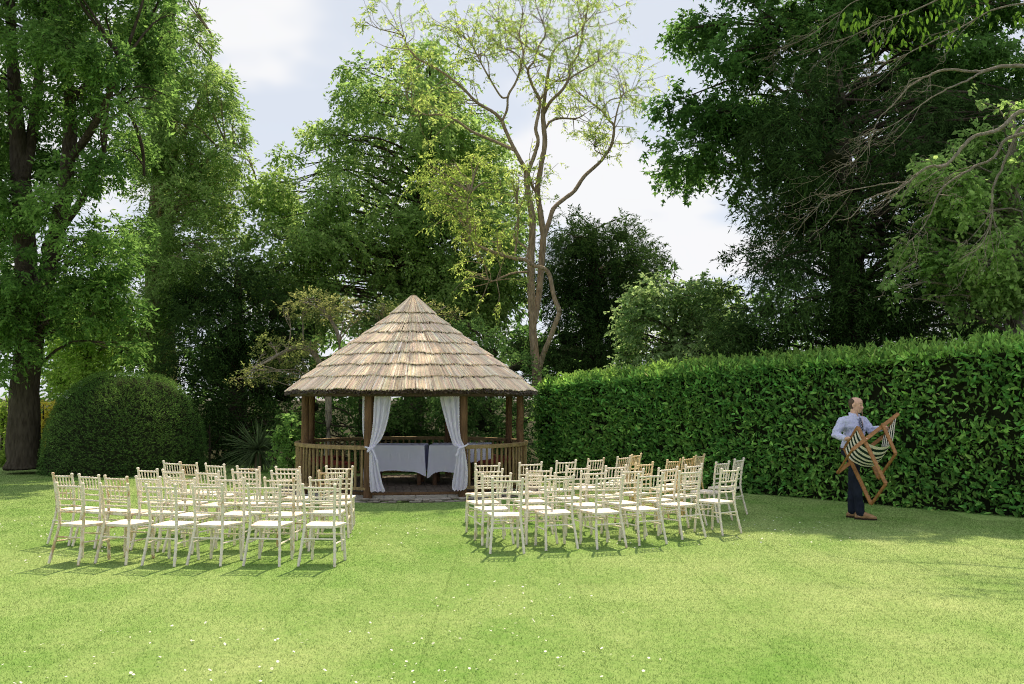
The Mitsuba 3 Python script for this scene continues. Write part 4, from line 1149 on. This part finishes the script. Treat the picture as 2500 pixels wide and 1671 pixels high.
def shoots(l, depth, lo):
    L = len(l)
    for t in np.sort(rng.uniform(lo, .98, int((10 if depth == 0 else 3)))):
        i = int(t * (L - 1))
        fw = unit(l[min(i + 1, L - 1), :3] - l[max(i - 1, 0), :3])
        d = unit(fw * .9 + rng.standard_normal(3) * [.45, .5, .4] + np.array([-.25, 0, -.28]))
        ln = rng.uniform(.35, 1.0) * (1 if depth == 0 else .5)
        r = min(l[i, 3] * .6, .008)
        o = l[i, :3]
        q = spline([o, o + d * ln * .4 + rng.standard_normal(3) * .03, o + d * ln * .75 + rng.standard_normal(3) * .05 + [0, 0, -.04], o + d * ln + np.array([-.03, 0, .02]) * ln], 9)
        q = np.c_[q, np.linspace(r, .0018, 9)]
        tw.append(tube(q[:, :3], q[:, 3], 4, False))
        if depth < 1:
            shoots(q, depth + 1, .3)


for nm, l in lines[1:]:
    shoots(l, 0, .42)
part(ch, 'twigs', join(tw), 'bark_grey', smooth=True, kind='stuff')
tf = LEAF['oval'][1]
for x0, x1, y0, y1, n in ((2050, 2135, 14, 75, 26), (2125, 2185, 65, 142, 26), (2185, 2260, 20, 120, 34), (2255, 2350, -10, 120, 44), (2380, 2440, 5, 60, 16), (2470, 2500, 10, 60, 9), (2290, 2420, -40, 30, 26)):
    for _ in range(n):
        p = at(rng.uniform(x0, x1), rng.uniform(y0, y1), YB + rng.uniform(-.35, .35))
        ln = rng.uniform(.085, .14)
        d = unit(np.array([rng.normal(0, .45), rng.normal(0, .45), -1]))
        v, f = place_leaves(p[None], d[None], (np.array([0, -1, .35]) + rng.standard_normal(3) * .5)[None], [ln], [ln * .42], 'oval')
        part(ch, 'leaf', (v, f), 'leaf', color=np.repeat(np.array([[.085, .185, .024]]) * np.exp(rng.normal(0, .2)), 6, 0))

# distant trees closing the view
rng = np.random.default_rng(120)
cl = []
for x in np.linspace(-32, 32, 40):
    for z in (1.2, 3.2, 5.0):
        cl.append((np.array([x + rng.normal(0, .6), 40 + rng.normal(0, 1.5), z + rng.normal(0, .5)]), np.array([1.5, 1.5, 1.3]) * rng.uniform(.8, 1.3)))
m, c = crown(rng, cl, dens=3, n=6, leaf=.30, width=.55, shape='diamond', L=.6, base=(.03, .085, .016), alt=(.06, .14, .025), droop=.35)
wd = thing('woodland', 'dense green woodland closing the view behind the garden trees', 'woodland', kind='stuff')
part(wd, 'foliage', m, 'leaf', color=c)
part(wd, 'added_core', cores(rng, cl, .55, 1), 'shade_fill', kind='stuff')  # added dark lumps giving the wood a shaded inside
# ---------------------------------------------------------------- the man with the deckchair
def q4(zx, zy, Y):
    return at(1950 + zx * .2551, 900 + zy * .2551, Y)


def ball(c, r, n=14):
    return m3.Manifold.sphere(float(r), n).translate([float(t) for t in c])


def bone(chain):
    """Hulls between neighbouring (point, radius) joints."""
    out = m3.Manifold()
    for (a, ra), (b, rb) in zip(chain, chain[1:]):
        out += m3.Manifold.batch_hull([ball(a, ra), ball(b, rb)])
    return out


def softened(man, step, it=8):
    m = man.refine_to_length(step).to_mesh()
    t = trimesh.Trimesh(np.array(m.vert_properties[:, :3]), np.array(m.tri_verts), process=True)
    trimesh.smoothing.filter_taubin(t, .5, .52, iterations=it)
    return np.array(t.vertices), np.array(t.faces)


rng = np.random.default_rng(201)
DY = 14.25
Pv = q4(642, 686, DY)
WAX = q4(512, 886, DY + .42) - Pv
WN = unit(WAX)


def plane(zx, zy):
    """Where the line of sight meets the near side frame of the deckchair."""
    d = q4(zx, zy, 10.0) - [0, 0, EYE]
    o = np.array([0, 0, EYE])
    return o + d * (np.dot(Pv - o, WN) / np.dot(d, WN))


dk = thing('deckchair', 'folding wooden deckchair with green and cream striped canvas held by the man', 'deckchair')
a0, a1 = plane(505, 790), plane(945, 445)
b0, b1 = plane(565, 560), plane(835, 1105)
d0, d1 = plane(787, 548), plane(915, 838)


def rail(p0, p1, off, notches=False, h=.052, t=.024):
    u = unit(p1 - p0)
    v = np.cross(WN, u)
    L = np.linalg.norm(p1 - p0)
    pg = Polygon([(0, -h / 2), (L, -h / 2), (L, h / 2), (0, h / 2)]).buffer(-.008).buffer(.008)
    if notches:
        for k in range(4):
            s = L - .09 - k * .075
            pg = pg.difference(Polygon([(s, -h / 2 - .01), (s + .035, -h / 2 - .01), (s + .006, -h / 2 + .018)]))
    m, f = extrude(pg, t)
    return p0 + off + m[:, :1] * u + m[:, 1:2] * v + (m[:, 2:3] - t / 2) * WN, f


O = np.zeros(3)
part(dk, 'rail', rail(a0, a1, O - WN * .026), 'deckchair_timber')
part(dk, 'rail', rail(a0, a1, WAX + WN * .026), 'deckchair_timber')
part(dk, 'notched_rail', rail(b0, b1, O, True), 'deckchair_timber')
part(dk, 'notched_rail', rail(b0, b1, WAX, True), 'deckchair_timber')
part(dk, 'strut', rail(d0, d1, -WN * .052, h=.046), 'deckchair_timber')
part(dk, 'strut', rail(d0, d1, WAX + WN * .052, h=.046), 'deckchair_timber')
for p, up, k in ((a1, a1 - a0, .03), (a0, a1 - a0, .03), (b0, b1 - b0, .0), (b1, b1 - b0, .0), (d1, d1 - d0, .055)):
    part(dk, 'crossbar', beam(p - WN * k, p + WAX + WN * k, .024, .044, up), 'deckchair_timber')
for p in (Pv, Pv + WAX):
    c = trimesh.creation.cylinder(.008, .085, sections=10)
    z = WN
    x = unit(np.cross(z, [0, 0, 1]))
    part(dk, 'pivot_bolt', (np.array(c.vertices) @ np.stack([x, np.cross(z, x), z]) + p, np.array(c.faces)), 'brass')
prof = spline(np.array([plane(*z) for z in ((566, 566), (588, 630), (625, 682), (675, 712), (730, 735), (790, 745), (850, 738), (893, 705), (914, 640), (924, 550), (940, 452))]), 44)
ns = 11
vs, fs, cs = [], [], []
s_ = np.linspace(0, 1, 44)
for k in range(ns):
    e0, e1 = .03 + .94 * k / ns, .03 + .94 * (k + 1) / ns
    for e in (e0, (e0 + e1) / 2, e1):
        belly = math.sin(e * PI) * np.sin(s_ * PI)**1.2 * .045
        vs.append(prof + WAX * e + np.outer(belly, unit(np.array([-.25, 0, -1]))))
        c = np.array([.74, .72, .62]) if k % 2 == 0 else np.array([.020, .040, .030])
        cs.append(np.repeat(c[None], 44, 0))
    b = k * 3 * 44
    i = np.arange(43)
    for r in (0, 44):
        fs += [np.stack([b + r + i, b + r + i + 1, b + r + 45 + i], 1), np.stack([b + r + i, b + r + 45 + i, b + r + 44 + i], 1)]
scene['brass'] = {'type': 'roughconductor', 'material': 'Cu', 'alpha': .3}
scene['canvas'] = {'type': 'principledthin', 'base_color': VC, 'roughness': .8, 'diff_trans': .35, 'spec_trans': 0.0}
part(dk, 'canvas', (np.vstack(vs), np.vstack(fs)), 'canvas', color=np.vstack(cs))

# the man
fw = unit(np.array([.60, -.80, 0]))
rt = np.array([fw[1], -fw[0], 0])
up = np.array([0, 0, 1.0])
YM = 15.05
J = dict(pel=q4(490, 800, YM), chest=q4(515, 575, YM + .02), neck=q4(528, 452, YM + .02), rs=q4(418, 508, YM - .11), ls=q4(612, 498, YM + .11),
         re=q4(348, 632, YM - .22), rw=q4(448, 674, YM - .40), le=q4(692, 596, YM + .02), lw=q4(790, 575, YM - .13),
         rh=q4(505, 800, YM - .08), lh=q4(548, 800, YM + .08), rk=q4(540, 1055, YM - .10), lk=q4(520, 1065, YM + .10))
J['ra'] = q4(592, 1368, YM - .12)
J['la'] = q4(512, 1360, YM + .12)
J['ra'][2], J['la'][2] = .095, .10


def hand(w, pd, lat, side, curl):
    """Palm from the wrist w along pd, knuckles spread along lat (towards the little finger), fingers curling along nrm."""
    pd = unit(pd)
    lat = unit(lat - pd * np.dot(lat, pd))
    nrm = unit(np.cross(pd, lat)) * side
    out = m3.Manifold.batch_hull([ball(w, .026), ball(w + pd * .085 + lat * .03, .013), ball(w + pd * .088 - lat * .03, .014), ball(w + pd * .03 + lat * .026, .017), ball(w + pd * .03 - lat * .026, .018)])
    for k, (o, ln) in enumerate(((-.031, .95), (-.010, 1.05), (.011, 1.0), (.031, .8))):
        p = w + pd * (.088 - .004 * abs(k - 1)) + lat * o
        ch, a = [(p - pd * .02, .0105)], 0.0
        for j, (l, c) in enumerate(zip((.042, .028, .021), curl)):
            a += c + .06 * k
            p = p + (pd * math.cos(a) + nrm * math.sin(a)) * l * ln
            ch.append((p, .0102 - .0012 * j))
        out += bone(ch)
    p = w + pd * .025 - lat * .03
    t1 = p + pd * .03 - lat * .018 + nrm * .016
    t2 = t1 + pd * .030 + nrm * .016
    t3 = t2 + pd * .018 + nrm * .016 + lat * .008
    return out + bone([(p, .015), (t1, .0125), (t2, .0108), (t3, .009)])


hc = q4(549, 352, YM + .01)
hf = unit(np.array([.80, -.60, -.06]))
hr = unit(np.cross(hf, up))
hu = np.cross(hr, hf)
H = lambda f, r, u: hc + 1.04 * (hf * f + hr * r + hu * u)
head = m3.Manifold.batch_hull([ball(H(-.022, 0, .035), .083), ball(H(.024, 0, .043), .070), ball(H(.0, .012, .03), .078), ball(H(.0, -.012, .03), .078)])
head += m3.Manifold.batch_hull([ball(H(.040, .026, -.01), .043), ball(H(.040, -.026, -.01), .043), ball(H(.052, 0, -.088), .026), ball(H(.050, .014, -.084), .024), ball(H(.050, -.014, -.084), .024), ball(H(-.005, .044, -.05), .027), ball(H(-.005, -.044, -.05), .027), ball(H(.03, 0, .03), .066)])
head += m3.Manifold.batch_hull([ball(H(.083, 0, .006), .009), ball(H(.098, 0, -.032), .012), ball(H(.085, .014, -.038), .010), ball(H(.085, -.014, -.038), .010)])
head += m3.Manifold.batch_hull([ball(H(.074, .038, .020), .012), ball(H(.082, 0, .022), .012), ball(H(.074, -.038, .020), .012)])
head += m3.Manifold.batch_hull([ball(H(.078, .018, -.062), .009), ball(H(.081, 0, -.060), .010), ball(H(.078, -.018, -.062), .009)])
for s in (-1, 1):
    head += m3.Manifold.batch_hull([ball(H(-.006, s * .082, .012), .011), ball(H(-.020, s * .088, .006), .012), ball(H(-.014, s * .085, -.022), .011), ball(H(-.002, s * .080, -.034), .008)])
skin = head + bone([(H(-.01, 0, -.02), .062), (J['neck'] + up * .02, .058), (J['neck'] - up * .04, .07)])
skin += bone([(J['neck'] - up * .04, .07), (J['chest'], .115), (J['pel'], .115)])
for a, b, c in (('rs', 're', 'rw'), ('ls', 'le', 'lw')):
    skin += bone([(J['neck'] - up * .06, .055), (J[a], .055), (J[b], .042), (J[c], .028)])
for a, b, c in (('rh', 'rk', 'ra'), ('lh', 'lk', 'la')):
    skin += bone([(J['pel'], .10), (J[a], .08), (J[b], .054), (J[c], .040)])
    ft = unit(fw * .55 + np.array([.6, 0, 0]))
    skin += bone([(J[c] - up * .03 - ft * .02, .042), (J[c] + ft * .13 - up * .055, .028)])
rg = b0 + WAX * .63
lg = a1 + WAX * .50
skin += hand(J['rw'], rg - J['rw'] + up * .02, WAX, -1, (.75, 1.15, .8))
skin += bone([(J['rw'] - (J['rw'] - J['re']) * .2, .030), (J['rw'], .026)])
skin += hand(J['lw'], lg - J['lw'], WAX, -1, (.7, 1.1, .8))
pn = thing('person', 'balding man in pale blue shirt and dark trousers carrying a deckchair beside the hedge', 'person')


def skin_fn(p, n, uv):
    return P.mix((0.56, 0.34, 0.26), (0.66, 0.43, 0.34), P.fbm(p.x * 14, p.y * 14, p.z * 14, 3))


scene['skin'] = two({'type': 'principled', 'base_color': P.proc(skin_fn), 'roughness': .5, 'specular': .35})
scene['hair'] = surf(P.proc(lambda p, n, uv: P.mix((.05, .034, .024), (.115, .08, .056), P.noise(p.x * 160, p.y * 160, p.z * 60))), .75, .3)
scene['dark_eye'] = surf((.02, .014, .01), .3, .5)
scene['lips'] = surf((.36, .15, .12), .6, .3)


def shirt_fn(p, n, uv):
    return P.mix((.42, .45, .68), (.52, .55, .77), P.fbm(p.x * 8, p.y * 8, p.z * 5, 2))


scene['shirt_cotton'] = surf(P.proc(shirt_fn), .85, .2, sheen=.3)
scene['trouser_cloth'] = surf(P.proc(lambda p, n, uv: P.mix((.008, .012, .024), (.022, .028, .050), P.fbm(p.x * 18, p.y * 18, p.z * 7, 3))), .9, .2)
scene['shoe_leather'] = surf(P.proc(lambda p, n, uv: P.mix((.24, .13, .06), (.40, .25, .13), P.fbm(p.x * 20, p.y * 20, p.z * 20, 2))), .5, .4)
scene['shoe_sole'] = surf((.03, .02, .014), .8, .2)
scene['belt'] = surf((.03, .016, .01), .5, .4)
v, f = softened(skin, .015, 4)
scene[pn + '__body'] = mikit.ply((v, f), 'skin', smooth=True)

hair = m3.Manifold.batch_hull([ball(H(-.026, 0, .032), .089, 24), ball(H(-.012, 0, .03), .088, 24), ball(H(-.03, 0, -.035), .065, 24)])
hair = hair.trim_by_plane([float(t) for t in -unit(hf * .95 - hu * .25)], float(np.dot(-unit(hf * .95 - hu * .25), H(-.008, 0, .02))))
hair = hair.trim_by_plane([float(t) for t in -unit(hu * .9 + hf * .5)], float(np.dot(-unit(hu * .9 + hf * .5), H(-.03, 0, .085))))
hair = hair.trim_by_plane([float(t) for t in unit(hu + hf * .15)], float(np.dot(unit(hu + hf * .15), H(-.05, 0, -.055))))
v, f = softened(hair, .012, 3)
v = v + (meshkit.noise(v * 90, 1) - .5)[:, None] * unit(v - hc) * .008
part(pn, 'hair', (v, f), 'hair', smooth=True)
for s in (-1, 1):
    v, f = softened(bone([(H(.079, s * .018, .027), .0055), (H(.079, s * .034, .032), .006), (H(.068, s * .05, .024), .0045)]), .006, 2)
    part(pn, 'eyebrow', (v, f), 'hair', smooth=True)
    v, f = softened(bone([(H(.079, s * .024, .004), .0075), (H(.076, s * .038, .003), .007)]), .006, 1)
    part(pn, 'eye', (v, f), 'dark_eye', smooth=True)
v, f = softened(bone([(H(.086, .018, -.061), .005), (H(.089, 0, -.060), .006), (H(.086, -.018, -.061), .005)]), .006, 1)
part(pn, 'mouth', (v, f), 'lips', smooth=True)

# shirt: torso, sleeves to the wrist, collar
waist = J['pel'] + up * .09
tor = m3.Manifold.batch_hull([ball(J['rs'] + fw * .0 - up * .01, .068), ball(J['ls'] - up * .01, .068), ball(J['chest'] - rt * .105 + fw * .055, .095), ball(J['chest'] + rt * .105 + fw * .055, .095), ball(J['chest'] - rt * .095 - fw * .03, .085), ball(J['chest'] + rt * .095 - fw * .03, .085), ball(J['neck'] - up * .045, .075)])
tor += m3.Manifold.batch_hull([ball(J['chest'] - rt * .10 + fw * .05, .095), ball(J['chest'] + rt * .10 + fw * .05, .095), ball(J['chest'] - fw * .03, .10), ball(waist - rt * .085 + fw * .05, .10), ball(waist + rt * .085 + fw * .05, .10), ball(waist - fw * .04, .095)])
tor += m3.Manifold.batch_hull([ball(waist - rt * .085 + fw * .05, .10), ball(waist + rt * .085 + fw * .05, .10), ball(waist - fw * .04, .095), ball(J['pel'] - rt * .09 + fw * .03, .09), ball(J['pel'] + rt * .09 + fw * .03, .09), ball(J['pel'] - fw * .05, .085)])
tor = tor.trim_by_plane([0, 0, 1], float(J['pel'][2] + .045))
for a, b, c in (('rs', 're', 'rw'), ('ls', 'le', 'lw')):
    e = J[b]
    d2 = J[c] - e
    tor += bone([(J['neck'] - up * .055, .062), (J[a] - up * .005, .074), (J[a] * .45 + e * .55, .066), (e, .058), (e + d2 * .5, .050), (e + d2 * .86, .041)])
v, f = softened(tor, .016, 7)
nn = trimesh.Trimesh(v, f, process=False).vertex_normals
dist = np.minimum(np.linalg.norm(v - J['re'], axis=1), np.linalg.norm(v - J['le'], axis=1))
cre = (meshkit.fbm(v * [11, 11, 24], 3, 4) - .5) * .030 * (1 + .8 * np.exp(-(dist / .12)**2))
part(pn, 'shirt', (v + nn * cre[:, None], f), 'shirt_cotton', smooth=True)
for s in (-1, 1):
    p0, p1, p2 = J['neck'] + up * .035 - fw * .045 + rt * s * .045, J['neck'] + up * .012 + fw * .055 + rt * s * .045, J['neck'] - up * .045 + fw * .10 + rt * s * .035
    v, f = softened(m3.Manifold.batch_hull([ball(p0, .018), ball(p1, .018), ball(J['neck'] - up * .02 + rt * s * .07, .02)]) + m3.Manifold.batch_hull([ball(p1, .016), ball(p2, .009), ball(J['neck'] - up * .02 + rt * s * .07 + fw * .03, .018)]), .012, 2)
    part(pn, 'collar', (v, f), 'shirt_cotton', smooth=True)
for a, c in (('re', 'rw'), ('le', 'lw')):
    d2 = unit(J[c] - J[a])
    part(pn, 'cuff', tube([J[c] - d2 * .055, J[c] - d2 * .045, J[c] + d2 * .0, J[c] + d2 * .006], [.040, .043, .041, .036], 14), 'shirt_cotton', smooth=50)

# tie with diagonal stripes
k0 = J['neck'] - up * .035 + fw * .105
tp = spline(np.array([k0, k0 - up * .03 + fw * .008, J['chest'] + fw * .158 + up * .10, J['chest'] + fw * .162, waist + fw * .165 + up * .06, waist + fw * .160 - up * .03]), 40)
tw_ = np.interp(np.linspace(0, 1, 40), [0, .06, .12, .9, 1], [.026, .020, .022, .042, .002])
cols = 7
V = np.array([[tp[i] + rt * (u * tw_[i]) + fw * .012 * (1 - u * u) for u in np.linspace(-1, 1, cols)] for i in range(40)])
C = np.array([[((.50, .52, .62) if ((i * .022 * 1.0 + u * tw_[i] * .9) / .034) % 1 < .22 else (.010, .014, .035)) for u in np.linspace(-1, 1, cols)] for i in range(40)])
i, j = np.meshgrid(np.arange(39), np.arange(cols - 1), indexing='ij')
q = np.stack([i * cols + j, i * cols + j + 1, (i + 1) * cols + j + 1, (i + 1) * cols + j], -1).reshape(-1, 4)
scene['tie_silk'] = two({'type': 'principled', 'base_color': VC, 'roughness': .45, 'specular': .4})
part(pn, 'tie', (V.reshape(-1, 3), np.vstack([q[:, [0, 1, 2]], q[:, [0, 2, 3]]])), 'tie_silk', color=C.reshape(-1, 3))

# trousers and shoes
tr_ = m3.Manifold.batch_hull([ball(J['pel'] - rt * .085 + fw * .03, .092), ball(J['pel'] + rt * .085 + fw * .03, .092), ball(J['pel'] - fw * .05, .09), ball(J['rh'] - up * .03, .092), ball(J['lh'] - up * .03, .092)])
tr_ = tr_.trim_by_plane([0, 0, -1], -float(J['pel'][2] + .065))
for a, b, c in (('rh', 'rk', 'ra'), ('lh', 'lk', 'la')):
    tr_ += bone([(J[a] - up * .02, .098), (J[a] * .5 + J[b] * .5, .086), (J[b], .073), (J[b] * .45 + J[c] * .55, .070), (J[c] + up * .0, .066)])
tr_ = tr_.trim_by_plane([0, 0, 1], .055)
v, f = softened(tr_, .02, 6)
nn = trimesh.Trimesh(v, f, process=False).vertex_normals
part(pn, 'trousers', (v + nn * ((meshkit.fbm(v * [9, 9, 14], 3, 7) - .5) * .030)[:, None], f), 'trouser_cloth', smooth=True)
part(pn, 'belt', (lambda m: (np.array(m.vertices) * [.178, .148, 1] @ np.stack([rt, fw, up]) + J['pel'] + up * .052 + fw * .0, np.array(m.faces)))(trimesh.creation.cylinder(1, .03, sections=32)), 'belt', smooth=40)
for c, ft in (('ra', unit(np.array([.86, -.5, 0]))), ('la', unit(np.array([.86, -.4, 0])))):
    b = J[c].copy()
    b[2] = 0
    side = np.array([ft[1], -ft[0], 0])
    lift = 0.0
    def S(f_, s_, u_):
        return b + ft * f_ + side * s_ + up * (u_ + lift)
    sh = m3.Manifold.batch_hull([ball(S(-.055, 0, .045), .034), ball(S(.03, 0, .07), .04), ball(S(.0, 0, .09), .042), ball(S(.15, .012, .045), .038), ball(S(.15, -.012, .045), .038), ball(S(.205, 0, .037), .025)])
    sh = sh.trim_by_plane([0, 0, 1], .018)
    v, f = softened(sh, .014, 4)
    part(pn, 'shoe', (v, f), 'shoe_leather', smooth=True)
    pg = shapely.union_all([Point(*S(-.055, 0, 0)[:2]).buffer(.037), Point(*S(.15, 0, 0)[:2]).buffer(.052), Point(*S(.205, 0, 0)[:2]).buffer(.027)]).convex_hull
    part(pn, 'sole', extrude(pg, .024), 'shoe_sole')
